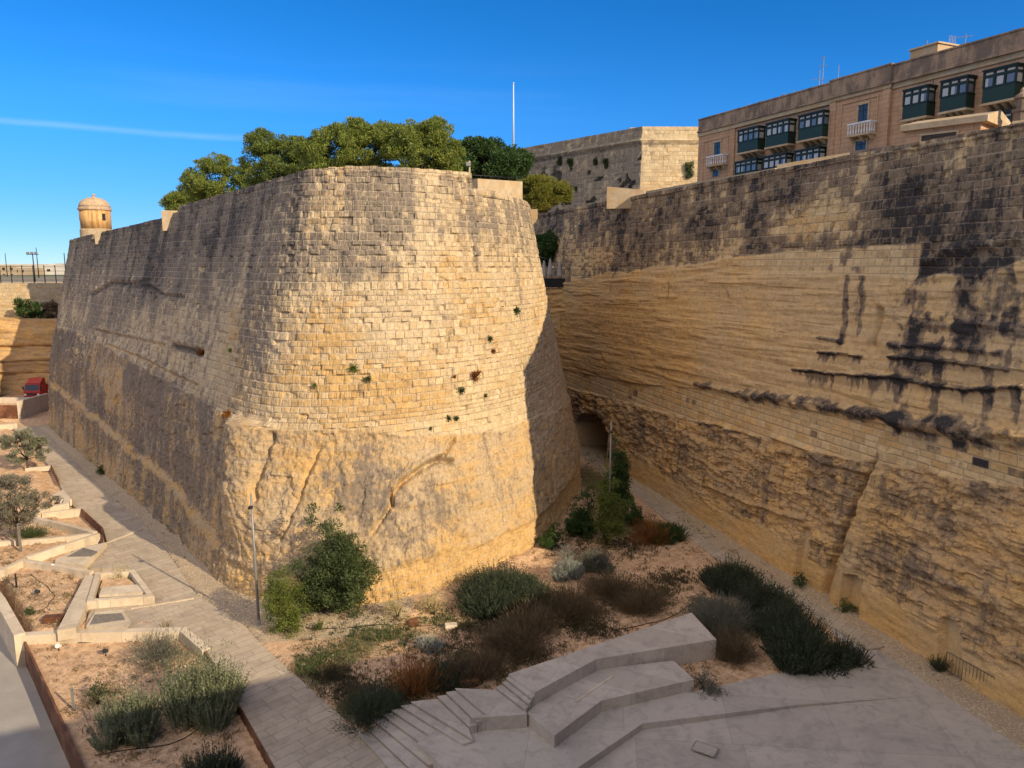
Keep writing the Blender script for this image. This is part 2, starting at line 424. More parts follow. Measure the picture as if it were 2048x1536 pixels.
def chaikin(L, it):
    for _ in range(it):
        q = 0.75 * L[:, :-1] + 0.25 * L[:, 1:]; r = 0.25 * L[:, :-1] + 0.75 * L[:, 1:]
        mid = np.empty((L.shape[0], q.shape[1] * 2, 2)); mid[:, 0::2] = q; mid[:, 1::2] = r
        L = np.concatenate([L[:, :1], mid, L[:, -1:]], axis=1)
    return L
def course(z):
    # courses of uneven height
    return z + 0.12 * np.sin(1.9 * z) + 0.05 * np.sin(4.3 * z + 1.0)
class Wall:
    def __init__(w, levels, spacing, dz, ztop, zbot=-0.6, smooth=3, face=(0, 0), refl=1, k_cam=1.0):
        zs = np.array([l[0] for l in levels], float)
        L = chaikin(np.array([l[1] for l in levels], float), smooth)
        mid = L[refl]; seg = np.hypot(*np.diff(mid, axis=0).T)
        cum = np.concatenate([[0], np.cumsum(seg)])
        s = [0.0]
        while s[-1] < cum[-1]:
            s.append(s[-1] + spacing(s[-1]))
        s = np.minimum(np.array(s), cum[-1])
        w.s1 = s; nu = len(s)
        X = np.array([np.interp(s, cum, l[:, 0]) for l in L]); Y = np.array([np.interp(s, cum, l[:, 1]) for l in L])
        zt = ztop(s) if callable(ztop) else np.full(nu, ztop, float)
        nv = int((zt.max() - zbot) / dz) + 1
        v = np.linspace(0, 1, nv)[:, None]
        Z = np.minimum(zbot + v * (zt.max() - zbot), zt[None, :])
        k = np.clip(np.searchsorted(zs, Z, side='right') - 1, 0, len(zs) - 2)
        f = (Z - zs[k]) / (zs[k + 1] - zs[k])
        cols = np.arange(nu)[None, :] + 0 * k
        w.P = np.stack([X[k, cols] * (1 - f) + X[k + 1, cols] * f, Y[k, cols] * (1 - f) + Y[k + 1, cols] * f, Z], -1)
        kc = k_cam(s)[None, :, None] if callable(k_cam) else k_cam
        w.P = (w.P - np.array([0, 0, CAM_Z])) * kc + np.array([0, 0, CAM_Z])
        w.S = np.broadcast_to(s[None, :], Z.shape).copy(); w.Z = Z; w.zt = zt
        du = np.gradient(w.P, axis=1); dv = np.gradient(w.P, axis=0)
        N = np.cross(du, dv)
        bad = np.linalg.norm(N, axis=-1) < 1e-9
        for r_ in range(1, N.shape[0]): N[r_][bad[r_]] = N[r_ - 1][bad[r_]]
        N /= np.linalg.norm(N, axis=-1, keepdims=True) + 1e-9
        c = np.array([face[0], face[1], CAM_Z])
        if np.mean(np.sum(N * (c - w.P), -1)) < 0: N = -N
        w.N = N
        w.px, w.py = project(w.P)
        w.vis = np.sum(N * (np.array([0, 0, CAM_Z]) - w.P), -1) > 0
        w.D = np.zeros(Z.shape); w.R = np.zeros(Z.shape); w.St = np.zeros(Z.shape); w.Wm = np.zeros(Z.shape); w.pl = np.zeros(Z.shape)
        w.E = np.zeros(Z.shape + (3,))
    def sz(w, px, py):
        d = (w.px - px) ** 2 + (w.py - py) ** 2 + np.where(w.vis, 0, 1e6)
        i = np.unravel_index(np.argmin(d), d.shape)
        return w.S[i], w.Z[i]
    def line(w, pts):
        return [w.sz(*p) for p in pts]
    def point(w, px, py):
        d = (w.px - px) ** 2 + (w.py - py) ** 2 + np.where(w.vis, 0, 1e6)
        i = np.unravel_index(np.argmin(d), d.shape)
        return Vector(w.P[i] + w.N[i] * w.D[i] + w.E[i]), Vector(w.N[i])
    def zline(w, pts):
        q = sorted(w.line(pts)); a = np.array(q)
        return np.interp(w.s1, a[:, 0], a[:, 1])[None, :]
    def build(w, name, mat, parent=None, back=3.0, drop=1.2):
        V = w.P + w.N * w.D[..., None] + w.E
        nv, nu = w.Z.shape
        # top: a ring set back from the face, then down behind it
        n2 = w.N[-1].copy(); n2[:, 2] = 0; n2 /= np.linalg.norm(n2, axis=-1, keepdims=True)
        r1 = V[-1] - n2 * back; r1[:, 2] = V[-1][:, 2].copy()
        r2 = r1.copy(); r2[:, 2] -= drop
        A = np.concatenate([V, r1[None], r2[None]], 0)
        ext = lambda a: np.concatenate([a, a[-1:], a[-1:]], 0)
        S = ext(w.S); Zv = np.concatenate([w.Z, w.Z[-1:] + back, w.Z[-1:] + back + drop], 0)
        msk = np.stack([ext(w.R), ext(w.St), ext(w.Wm)], -1)
        rows, cols = A.shape[:2]
        i = np.arange((rows - 1) * cols).reshape(rows - 1, cols)[:, :-1].ravel()
        Fq = np.stack([i, i + 1, i + cols + 1, i + cols], -1)
        # winding outwards
        a = A.reshape(-1, 3); q = Fq[len(Fq) // 3]
        nn = np.cross(a[q[1]] - a[q[0]], a[q[3]] - a[q[0]])
        if np.dot(nn, ext(w.N).reshape(-1, 3)[q[0]]) < 0: Fq = Fq[:, ::-1]
        o = np_mesh(name, a, Fq, mat, parent, False, {'su': ('FLOAT', S), 'sv': ('FLOAT', course(Zv)), 'msk': ('FLOAT_VECTOR', msk), 'plain': ('FLOAT', ext(w.pl))})
        w.ring = r2
        return o
def facets(s, z, a, b, seed):
    # broken flakes with sharp edges
    wx = s + 0.5 * a * (fbm(s / a * .8, z / b * .8, 3, seed) - .5) * 2; wz = z + 0.6 * b * (fbm(s / a * .7, z / b * .9, 3, seed + 3) - .5) * 2
    return hsh(np.floor(wx / a), np.floor(wz / b), seed + 7) - 0.5
def masonry_relief(w, mask, ero, seed, sw=STONE_W, sh=STONE_H, amp=0.035):
    """stones set unevenly, eroded hollows and open joints where mask = 1"""
    b, d, b2 = np_bricks(w.S, course(w.Z), sw, sh)
    hollow = sstep(0.0, 0.06, ero - b2)
    rough = (fbm(w.S * 3.1, w.Z * 3.1, 4, seed) - 0.5)
    D = (b - 0.5) * amp * 2 - 0.02 * (1 - sstep(0.0, 0.06, d)) + rough * 0.05
    D = D - hollow * (0.03 + 0.10 * b + rough * 0.22) + rough * 0.05 * (1 - hollow)
    w.D += mask * D

# ================================================================== the great bastion
BZ = [
    (-0.6, [(-47, 99), (-56.6, 89.6), (-55.7, 88.8), (-23.0, 50.8), (-16.8, 41.9), (-12.6, 39.2), (-7.8, 39.8), (-3.6, 42.8), (0.0, 47.4), (3.2, 52.4), (6.6, 64), (6.8, 75), (3, 86)]),
    (8.5, [(-48, 101), (-56.4, 91.2), (-55.9, 90.2), (-22.7, 52.45), (-16.1, 44.4), (-12.3, 43.4), (-8.2, 44.4), (-4.2, 46.9), (-0.7, 50.6), (2.3, 55.4), (4.8, 65), (5.1, 75), (2, 86)]),
    (25.6, [(-50, 112), (-58.8, 102.9), (-58.2, 102.0), (-20.3, 57.9), (-14.2, 49.6), (-11.6, 48.4), (-8.4, 49.0), (-4.9, 50.8), (-2.3, 53.0), (-0.4, 56.5), (1.3, 63), (0.9, 73), (-2, 86)]),
]
def b_top(s):
    z = np.interp(s, [12, 16, 74, 80, 90, 98], [23.2, 23.3, 24.85, 25.25, 25.3, 25.1])
    z = z + 0.06 * (vn(s / 1.7, s * 0, 5) - 0.5)
    return z
bw0 = Wall(BZ, lambda s: 0.6, 0.5, b_top, zbot=-0.6, refl=1)
S_STEP1 = bw0.sz(355, 425)[0]          # where the flank parapet steps up
S_STEP2 = bw0.sz(943, 360)[0]          # where the prow parapet ends
S_CORN = bw0.sz(585, 600)[0]
S_NOTCH0, S_NOTCH1 = bw0.sz(186, 465)[0], bw0.sz(205, 460)[0]
def b_top2(s):
    z = b_top(s)
    z = z - 0.75 * (s < S_STEP1) - 0.95 * (s > S_STEP2)
    z = z - 0.9 * ((s > S_NOTCH0) & (s < S_NOTCH1))
    return z
KB = 0.94
KF = 0.988
def b_scale(s): return KF + (KB - KF) * sstep(S_CORN - 3, S_CORN + 13, s)
bw = Wall(BZ, lambda s: 0.30 if s < 12 else (0.15 if s < S_CORN - 6 else (0.09 if s < S_CORN + 33 else 0.25)), 0.095, b_top2, zbot=-1.5, k_cam=b_scale)
S, Z = bw.S, bw.Z
zb = bw.zline([(118, 650), (200, 690), (300, 745), (400, 795), (470, 845), (545, 858), (700, 862), (850, 873), (1000, 862), (1080, 828), (1135, 812)])
zb = zb + 0.35 * (fbm(S / 2.3, S * 0 + 1, 3, 9) - 0.5)
rock = 1 - sstep(-0.08, 0.08, Z - zb)
flank = 1 - sstep(-3.5, 1.5, S - S_CORN - 0.10 * (Z - 12) - 1.6 * (vn(Z / 1.3, Z * 0, 3) - 0.5))
bw.R = rock
prow_ero = 0.16 + 0.45 * np.exp(-((S - S_CORN - 3.0) / 3.4) ** 2) * sstep(9, 12, Z) + 0.25 * fbm(S / 2.8, Z / 1.6, 3, 31) * sstep(8, 10, Z) + 0.22 * (fbm(S / 4.0, Z / 2.0, 3, 37) > 0.55)
prow_ero = prow_ero * (1 - flank) + 0.20 * flank
masonry_relief(bw, 1 - rock, prow_ero, 11, amp=0.014)
# rock cut below the masonry: swells, pick marks, ledges
rr = fbm(S / 5.5, Z / 3.4, 4, 21) - 0.5
pick = fbm(S * 2.4 + Z * 1.1, Z * 1.5 - S * 0.5, 3, 23) - 0.5
vert = fbm(S * 0.8, Z * 0.13, 4, 25) - 0.5
chip = np.abs(fbm(S * 1.3 + 0.4 * Z, Z * 0.9, 4, 28) - 0.5)
bw.D += rock * (0.10 + (0.45 - 0.15 * flank) * rr + 0.11 * pick + 0.06 * facets(S, Z, 0.5, 0.35, 401) + 0.12 * facets(S, Z, 1.9, 1.1, 411) + 0.16 * (fbm(S * 5, Z * 5, 3, 27) - 0.5) - 0.35 * chip + (0.10 + 0.22 * flank) * vert)
edge = np.exp(-((Z - zb) / 0.35) ** 2)
bw.D += 0.22 * edge * (fbm(S * 0.9, S * 0 + 4, 3, 41) - 0.3) * (1 - flank * 0.5)
bw.Wm = np.clip(0.15 + 0.9 * (fbm(S / 6, Z / 4, 3, 51) - 0.42), 0, 1)
up = sstep(15.5, 23.5, Z)
St = 0.15 + 0.27 * up + rock * 0.15 + 0.38 * (fbm(S / 3.2, Z / 4.5, 4, 61) - 0.5)
St = St + (0.30 + 0.55 * (fbm(S / 7, Z / 3.5, 4, 63) - 0.5) + 0.45 * (fbm(S / 1.0, Z / 3.0, 4, 64) - 0.5) + 0.10 * sstep(10, 18, Z)) * flank  # flank weathering, with part of its shade painted in as stain
# where the photograph shows tints of their own
def blotch(w, px, py, rx, rz, amt, arr, seed=0):
    s0, z0 = w.sz(px, py)
    q = ((w.S - s0) / rx) ** 2 + ((w.Z - z0) / rz) ** 2
    q = q * (0.5 + 1.0 * fbm(w.S / (rx * 0.5), w.Z / (rz * 0.5), 3, 71 + seed))
    arr += amt * np.exp(-q)
blotch(bw, 760, 790, 4.5, 2.2, 0.75, bw.Wm, 1)
blotch(bw, 700, 660, 3.0, 3.0, 0.35, bw.Wm, 2)
blotch(bw, 860, 560, 3.0, 1.4, 0.35, bw.Wm, 3)
blotch(bw, 640, 900, 4.0, 1.2, 0.45, bw.Wm, 4)
blotch(bw, 900, 1140, 6.0, 1.0, 0.8, bw.Wm, 5)
blotch(bw, 1060, 1040, 2.0, 2.5, 0.5, bw.Wm, 6)
blotch(bw, 740, 980, 2.2, 1.7, 0.34, St, 7)
blotch(bw, 900, 1030, 4.0, 1.5, 0.14, St, 8)
blotch(bw, 690, 540, 3.2, 0.5, 0.28, St, 9)
blotch(bw, 650, 500, 3.6, 0.8, 0.25, St, 10)
blotch(bw, 930, 640, 2.4, 1.3, 0.26, St, 11)
blotch(bw, 960, 450, 4.0, 1.0, 0.18, St, 12)
blotch(bw, 1050, 730, 1.4, 2.2, 0.25, St, 13)
blotch(bw, 280, 560, 9.0, 2.6, 0.16, St, 14)
blotch(bw, 380, 690, 6.0, 1.1, 0.12, St, 15)
blotch(bw, 460, 660, 2.5, 3.5, -0.16, St, 16)
blotch(bw, 470, 560, 3.0, 5.0, -0.10, St, 17)
blotch(bw, 170, 760, 6.0, 2.5, -0.10, St, 18)
low = (1 - sstep(0.5, 6.0, Z)) * flank * rock
bw.Wm += 0.75 * low + 0.25 * flank * rock; St -= 0.20 * low
St += flank * rock * 0.30 * (fbm(S * 1.1, Z * 0.18, 4, 81) - 0.45)
# run-off streaks that start below the parapet
run = sstep(0.56, 0.74, vn(S * 0.9, S * 0, 85)) * sstep(0.35, 0.0, (bw.zt[None, :] - Z) / (4 + 9 * vn(S * 0.7, S * 0, 86)) - 0.6)
St += 0.20 * run * sstep(10, 16, Z)
bw.St = St
def crack(w, pts, wid, depth, lip, warm=0.0, stain=0.0, zs=1.0):
    d, p = seg_dist(w.S + 0.5 * (fbm(w.S * 0.8, w.Z * 0.8, 3, 91) - 0.5), w.Z, w.line(pts), zs)
    k = np.exp(-(d / wid) ** 2)
    w.D -= depth * k
    d2, _ = seg_dist(w.S, w.Z - wid * 1.8, w.line(pts), zs)
    w.D += lip * np.exp(-(d2 / (wid * 1.6)) ** 2)
    w.Wm += warm * k; w.St += stain * k
crack(bw, [(640, 895), (622, 940), (600, 990), (575, 1040), (555, 1080)], 0.16, 0.35, 0.12, 0.5, -0.2)
crack(bw, [(905, 885), (885, 915), (850, 930), (800, 968), (782, 1000), (778, 1020), (745, 1065)], 0.18, 0.45, 0.25, 0.3, -0.35)
crack(bw, [(872, 920), (900, 925)], 0.15, 0.5, 0.1)
crack(bw, [(780, 985), (786, 1012)], 0.12, 0.5, 0.1)
crack(bw, [(180, 592), (205, 578), (225, 566), (260, 568), (300, 562)], 0.2, 0.22, 0.10, 0, 0.3)
crack(bw, [(262, 575), (300, 574), (330, 592), (365, 595)], 0.18, 0.16, 0.14, 0, 0.2)
crack(bw, [(345, 692), (380, 702), (405, 704)], 0.25, 0.4, 0.12, 0, 0.5)
crack(bw, [(190, 660), (260, 675), (330, 690)], 0.12, 0.15, 0.12, 0.2, 0.0)
crack(bw, [(215, 690), (290, 720), (340, 745), (395, 770)], 0.12, 0.15, 0.15, 0.3, -0.2)
crack(bw, [(545, 870), (530, 940), (515, 1000)], 0.2, 0.5, 0.15)
d, p = seg_dist(S, Z + 0.5 * (fbm(S * 0.7, S * 0, 3, 95) - 0.5), bw.line([(105, 768), (150, 800), (200, 842), (260, 893), (330, 950), (390, 1022), (440, 1090)]))
ledge_z = bw.zline([(105, 768), (150, 800), (200, 842), (260, 893), (330, 950), (390, 1022), (440, 1090)])
bw.D += 0.28 * flank * sstep(0.25, -0.05, Z - ledge_z - 0.6 * (fbm(S * 0.7, S * 0, 3, 95) - 0.5)) * sstep(12, 16, S) * sstep(S_CORN + 2, S_CORN - 3, S)
bw.Wm += 0.9 * np.exp(-(d / 0.28) ** 2); bw.St -= 0.55 * np.exp(-(d / 0.30) ** 2)
# broken shoulder of rock at the near corner
s0, z0 = bw.sz(505, 850)
sh = np.exp(-((S - s0 + 0.3) / 1.9) ** 2) * sstep(z0 + 0.35 + 0.3 * vn(S * 1.6, S * 0, 97), z0 - 0.25, Z)
bw.D += 1.15 * sh * sstep(1.0, 6.0, Z); bw.R = np.maximum(bw.R, sstep(0.2, 0.6, sh))
# crude blocks at the foot
foot = rock * (1 - flank) * (1 - sstep(1.3, 1.7, Z + 0.4 * (vn(S * 0.4, S * 0, 99) - 0.5)))
bw.D -= 0.25 * foot; bw.R *= (1 - 0.8 * foot); bw.Wm += 0.6 * foot; bw.St -= 0.2 * foot
# coping course
cop = sstep(0.42, 0.38, bw.zt[None, :] - Z)
bw.D += 0.05 * cop; bw.St += 0.10 * cop * flank - 0.12 * cop * (1 - flank)
bastion = empty('bastion', (-14, 50, 0), 'huge battered stone bastion with rounded sunlit prow and long shaded flank', 'bastion')
bo = None
_b = bw.build('wall_face', M_BAST, None, 1.6, 1.4)
def adopt(o, parent):
    o.parent = parent
    o.matrix_parent_inverse = Matrix.Identity(4)
    co = np.empty(len(o.data.vertices) * 3, dtype=np.float32); o.data.vertices.foreach_get('co', co)
    co = to_local(co.reshape(-1, 3), parent).astype(np.float32); o.data.vertices.foreach_set('co', co.ravel()); o.data.update()
adopt(_b, bastion)
# earth fill behind the parapet
rg = bw.ring[::6]
rg = np.concatenate([rg[:, :2], np.full((len(rg), 1), 22.2)], 1)

# ================================================================== the rampart across the ditch
RX = lambda y, o=0.0: 29.3 - 0.29 * y + o
ys = [20.0, 29.0, 30.4, 40, 52, 60, 68, 76, 84, 92, 100]
def rline(o, y0):
    # unseen near end of the wall, shaped to rake back so sun reaches the prow
    p = [(RX(y0, o) + 12, y0 + 3.5), (RX(y0, o), y0), (RX(y0 + .5, o), y0 + .5)] + [(RX(y, o), y) for y in ys[3:]]
    return p
RZ = [(-0.6, rline(-0.1, 27.3)), (9.0, rline(0.75, 29.8)), (26.5, rline(2.35, 33.2))]
def r_top(s):
    y = 29.6 + (s - 12.5) / 1.041
    z = 25.05 + 0.007 * (y - 28)
    z = z + 0.05 * (vn(s / 1.5, s * 0, 105) - 0.5)
    return z
rw = Wall(RZ, lambda s: 0.6 if s < 11.6 else (0.085 if s < 36 else (0.11 if s < 62 else 0.2)), 0.095, r_top, zbot=-0.6, smooth=2)
S, Z = rw.S, rw.Z
y1 = rw.zline([(1140, 562), (1200, 548), (1400, 528), (1500, 512), (1600, 506), (1750, 515), (1850, 560), (1960, 545), (2040, 520)])
y2 = rw.zline([(1140, 742), (1280, 768), (1400, 778), (1500, 800), (1700, 836), (1900, 872), (2040, 893)])
y3 = rw.zline([(1130, 772), (1240, 802), (1380, 837), (1560, 884), (1700, 918), (1860, 945), (2040, 975)])
nz1 = 0.7 * (fbm(S / 3.0, S * 0, 3, 111) - 0.5)
top = sstep(-0.1, 0.1, Z - y1 - nz1)
band = sstep(-0.05, 0.05, y2 - 0.15 - Z) * sstep(-0.06, 0.06, Z - y3 - 0.25 * nz1)
mid = (1 - top) * sstep(-0.05, 0.05, Z - y2)
rough = 1 - sstep(-0.1, 0.1, Z - y3 - 0.25 * nz1)
rw.R = np.clip(mid + rough, 0, 1)
masonry_relief(rw, top, 0.26 + 0.35 * (fbm(S / 4, Z / 2.5, 3, 113) - 0.4), 115, 0.78, 0.43, 0.03)
masonry_relief(rw, band, 0.02 + 0 * S, 117, 0.78, 0.43, 0.008)
# soft sandstone: bedding lines, weathered hollows
tilt = Z + 0.02 * S
bed = fbm(S / 14, tilt * 2.2, 4, 121) - 0.5
bed2 = fbm(S / 6, tilt * 5.0, 3, 123) - 0.5
sh_ = sstep(0.52, 0.66, fbm(S / 9, tilt * 1.6, 3, 127))
rw.D += mid * (0.10 + 0.035 * facets(S, tilt, 1.6, 0.25, 441) + 0.13 * bed + 0.10 * bed2 + 0.09 * sh_ + 0.10 * (fbm(S * 2.5, Z * 2.5, 3, 128) - 0.5) + 0.25 * (fbm(S / 3, Z / 2, 3, 125) - 0.5))
# rough quarried rock below
q1 = fbm(S / 3.2, tilt / 1.3, 5, 131, 0.58) - 0.5
q2 = np.abs(fbm(S / 1.6, tilt * 1.5, 4, 133) - 0.5)
nearq = sstep(40, 16, S)
rw.D += rough * (0.20 + (0.36 + 0.25 * nearq) * q1 - (0.25 + 0.35 * nearq) * q2 + 0.16 * facets(S, tilt, 1.3, 0.38, 421) + 0.09 * facets(S, tilt, 0.5, 0.22, 431) + 0.35 * (fbm(S * 1.7, tilt * 3.2, 3, 135) - 0.5) - 0.25 * np.abs(fbm(S / 2.2, tilt * 2.6, 3, 134) - 0.5))
# cut smooth towards the ground
smooth_foot = rough * sstep(2.9, 1.9, Z + 0.8 * (vn(S / 3, S * 0, 137) - 0.5))
rw.D = rw.D * (1 - 0.8 * smooth_foot) + 0.12 * smooth_foot
rw.pl = np.clip(mid * 0.8 + band + smooth_foot, 0, 1)
rw.Wm = 0.18 + 0.8 * (fbm(S / 7, Z / 3, 3, 141) - 0.42) + mid * 0.28 * sstep(30, 55, S) + band * 0.12 + 0.35 * smooth_foot
St = 0.05 + 0.24 * (fbm(S / 2.5, Z / 2.5, 4, 143) - 0.5)
St += top * (0.66 + 1.0 * (fbm(S / 4.2, Z / 3.6, 4, 145) - 0.5) + 0.7 * (fbm(S / 1.1, Z / 2.6, 4, 146) - 0.5))
St += rough * (0.31 + 0.62 * (fbm(S / 2.4, tilt / 1.1, 4, 147) - 0.5)) * (1 - smooth_foot)
St -= mid * 0.10 + band * 0.14
def stroke(w, pts, wid, amt, ridge=0.0, jag=1.0, drip=0.0):
    """a crust of black lichen along a ledge or down a run: width in metres, on the wall itself"""
    L = w.line(pts)
    jx = 0.6 * jag * wid * (fbm(w.S / 0.7, w.Z / 0.7, 3, 151) - 0.5) * 2
    d, p = seg_dist(w.S + jx, w.Z + jx, L)
    wv = wid * (0.5 + 1.3 * fbm(w.S / 1.1, w.Z / 0.8, 4, 153))
    k = (0.8 * sstep(2.3, 0.2, d / wv) + 0.3 * sstep(1.2, 0.5, d / wv)) * (0.55 + 0.9 * sstep(0.3, 0.6, fbm(w.S / 0.9, w.Z / 0.6, 4, 155)))
    w.St += 0.60 * amt * k
    if ridge: w.D += ridge * np.exp(-(d / (wid * 0.8)) ** 2)
    if drip:
        zl = np.interp(w.S, *np.array(sorted(L)).T) - w.Z
        on = (w.S > min(q[0] for q in L)) & (w.S < max(q[0] for q in L)) & (zl > 0)
        ln = drip * (sstep(0.45, 0.8, fbm(w.S * 1.6, w.S * 0, 3, 157)) * 1.7 + 0.12)
        w.St += np.where(on, amt * sstep(1.3, 0.1, zl / ln), 0) * 0.85
rw.St = St
stroke(rw, [(1395, 768), (1450, 780), (1500, 792)], 0.20, 0.9, 0.28)
stroke(rw, [(1500, 792), (1600, 803), (1700, 822), (1800, 840)], 0.30, 1.2, 0.36)
stroke(rw, [(1800, 842), (1900, 858), (1970, 872), (2046, 878)], 0.44, 1.35, 0.40)
stroke(rw, [(1590, 738), (1660, 746), (1720, 752), (1790, 752), (1850, 766), (1940, 778), (1990, 776), (2046, 772)], 0.10, 0.95, 0.28, 1.0, 0.9)
stroke(rw, [(1640, 704), (1690, 708), (1728, 713)], 0.08, 0.9, 0.22, 1.0, 0.5)
stroke(rw, [(1782, 713), (1830, 718), (1900, 722), (1960, 730), (2020, 742)], 0.09, 0.85, 0.22, 1.0, 0.6)
stroke(rw, [(1640, 676), (1690, 684)], 0.07, 0.8, 0.15)
stroke(rw, [(1785, 692), (1850, 690), (1930, 696), (2005, 705)], 0.14, 0.75, 0.15)
stroke(rw, [(1696, 545), (1695, 600), (1693, 640), (1686, 685)], 0.17, 0.85, 0.03)
stroke(rw, [(1728, 560), (1727, 610), (1722, 640), (1718, 688)], 0.15, 0.85, 0.03)
stroke(rw, [(1843, 555), (1838, 600), (1832, 650), (1818, 700), (1806, 745)], 0.52, 0.75, 0.05)
stroke(rw, [(1800, 750), (1803, 790), (1800, 815)], 0.30, 0.8, 0.05)
stroke(rw, [(1990, 555), (1985, 590), (1970, 610)], 0.95, 0.6, 0.05)
stroke(rw, [(1940, 560), (1945, 600)], 0.35, 0.6, 0.05)
stroke(rw, [(1830, 640), (1880, 648), (1950, 662)], 0.22, 0.6, 0.1)
stroke(rw, [(1920, 640), (1990, 650), (2040, 660)], 0.20, 0.6, 0.1)
stroke(rw, [(1930, 690), (1915, 650), (1925, 600)], 0.22, 0.5, 0.02)
stroke(rw, [(1850, 470), (1900, 455), (1980, 430), (2040, 420)], 0.55, 0.2, 0.1)
stroke(rw, [(1850, 520), (1920, 495), (2040, 480)], 0.35, 0.25, 0.25)
stroke(rw, [(1440, 555), (1460, 590)], 0.14, 0.55)
stroke(rw, [(1300, 575), (1320, 595)], 0.14, 0.45)
stroke(rw, [(1345, 545), (1335, 600)], 0.14, 0.45)
stroke(rw, [(1230, 545), (1220, 585)], 0.3, 0.5)
stroke(rw, [(1400, 845), (1440, 850), (1480, 865)], 0.16, 0.4, 0.2)
stroke(rw, [(1560, 900), (1620, 915), (1660, 925)], 0.2, 0.35, 0.2)
stroke(rw, [(1830, 1135), (1880, 1150), (1930, 1175)], 0.3, 0.3, 0.2)
# mottled black crust spreading over the open end of the wall
def zone(px, py, rx, rz):
    s0, z0 = rw.sz(px, py); return np.exp(-(((S - s0) / rx) ** 4 + ((Z - z0) / rz) ** 4))
zn = np.maximum.reduce([0.9 * zone(1850, 660, 2.6, 2.6), zone(1985, 590, 2.4, 1.5), 0.85 * zone(1960, 690, 3.4, 1.0), 0.8 * zone(1830, 745, 2.2, 0.9), 0.55 * zone(1710, 630, 1.1, 1.8), 0.5 * zone(1950, 790, 3.4, 0.7)])
f1 = fbm(S / 1.5, (Z + 0.02 * S) * 1.5, 5, 171, 0.6); f2 = fbm(S * 1.5, Z / 2.2, 4, 173, 0.6); f3 = fbm(S * 2.2, Z * 2.2, 4, 175, 0.65)
cr = sstep(0.47, 0.60, 0.45 * f1 + 0.35 * f2 + 0.2 * f3)
rw.St += 0.75 * zn * cr; rw.D += 0.10 * zn * cr * (f3 - 0.3)
cr2 = sstep(0.50, 0.62, 0.5 * fbm(S / 2.0, Z * 1.2, 5, 177, 0.6) + 0.5 * f3)
rw.St += 0.38 * cr2 * mid * sstep(-1.8, 0.0, Z - y1) + 0.4 * top * (f3 - 0.5)
# pale unstained patch of later ashlar
sa, za = rw.sz(1480, 535); sb, zc = rw.sz(1842, 492)
lo_s, hi_s = min(sa, sb), max(sa, sb)
za2 = rw.zline([(1480, 512), (1650, 500), (1842, 488)]); zb2 = rw.zline([(1480, 545), (1650, 545), (1842, 555)])
patch = sstep(lo_s - 0.2, lo_s, S) * sstep(hi_s + 0.2, hi_s, S) * sstep(0.1, -0.1, Z - za2) * sstep(-0.1, 0.1, Z - zb2)
rw.St = rw.St * (1 - 0.8 * patch); rw.R *= (1 - patch); rw.Wm = rw.Wm * (1 - patch) + 0.2 * patch; rw.D *= (1 - 0.7 * patch)
for k, (a, b, c) in enumerate([(1690, 520, 0.55), (1712, 535, 0.6), (1665, 537, 0.5), (1630, 535, 0.4)]):
    blotch(rw, a, b, 0.5, 0.3, c, rw.St, 40 + k)
blotch(rw, 1580, 450, 3.6, 1.0, -0.55, rw.St, 30)
blotch(rw, 1680, 430, 2.4, 1.2, -0.40, rw.St, 31)
blotch(rw, 1250, 470, 5.0, 2.6, 0.38, rw.St, 32)
blotch(rw, 1430, 430, 3.0, 1.4, 0.28, rw.St, 33)
blotch(rw, 1180, 520, 5.0, 1.6, -0.55, rw.St, 34)
blotch(rw, 1780, 380, 1.8, 2.0, 0.25, rw.St, 35)
blotch(rw, 1950, 400, 4.0, 2.6, 0.14, rw.St, 38)
blotch(rw, 1990, 580, 2.6, 1.5, 0.35, rw.St, 39)
blotch(rw, 1840, 700, 1.6, 1.2, 0.25, rw.St, 41)
blotch(rw, 1960, 690, 2.0, 0.8, 0.2, rw.St, 42)
blotch(rw, 1180, 640, 7.0, 2.0, 0.5, rw.Wm, 36)
blotch(rw, 1300, 700, 6.0, 1.4, 0.4, rw.Wm, 37)
# dark single stones in the plain course
for px, py in [(1162, 757), (1180, 760), (1218, 775), (1275, 783), (1262, 795), (1325, 790), (1380, 795), (1390, 800), (1402, 806), (1580, 853), (1625, 840), (1625, 862), (1836, 900), (1855, 903), (1870, 888), (1920, 900), (1950, 915), (1970, 925), (1920, 935), (2020, 940), (2044, 925)]:
    s0, z0 = rw.sz(px, py)
    bb, dd, b2 = np_bricks(rw.S, course(rw.Z), 0.78, 0.43)
    i = np.unravel_index(np.argmin((rw.S - s0) ** 2 + (rw.Z - z0) ** 2), rw.S.shape)
    rw.St += 0.55 * ((np.abs(bb - bb[i]) < 1e-6) & (np.abs(rw.S - s0) < 1.2) & (np.abs(rw.Z - z0) < 0.6) & (dd > 0.03))
# slanting fissure with a smooth rib beside it
crack(rw, [(1760, 915), (1745, 950), (1718, 990), (1695, 1060), (1672, 1120), (1650, 1190)], 0.20, 0.75, 0.0)
d, p = seg_dist(S, Z, rw.line([(1772, 915), (1762, 960), (1738, 1010), (1718, 1080), (1700, 1140), (1680, 1200)]))
rib = sstep(0.75, 0.25, d)
rw.D = rw.D * (1 - 0.6 * rib) + 0.34 * rib; rw.pl = np.maximum(rw.pl, rib * 0.8); rw.St -= 0.12 * rib
crack(rw, [(1765, 620), (1755, 660), (1748, 690)], 0.2, 0.5, 0.15)
crack(rw, [(1545, 880), (1600, 900), (1660, 935), (1740, 955)], 0.12, 0.1, 0.3, 0.1, -0.1)
crack(rw, [(1420, 975), (1500, 1010), (1610, 1045)], 0.10, 0.1, 0.25, 0.2, -0.1)
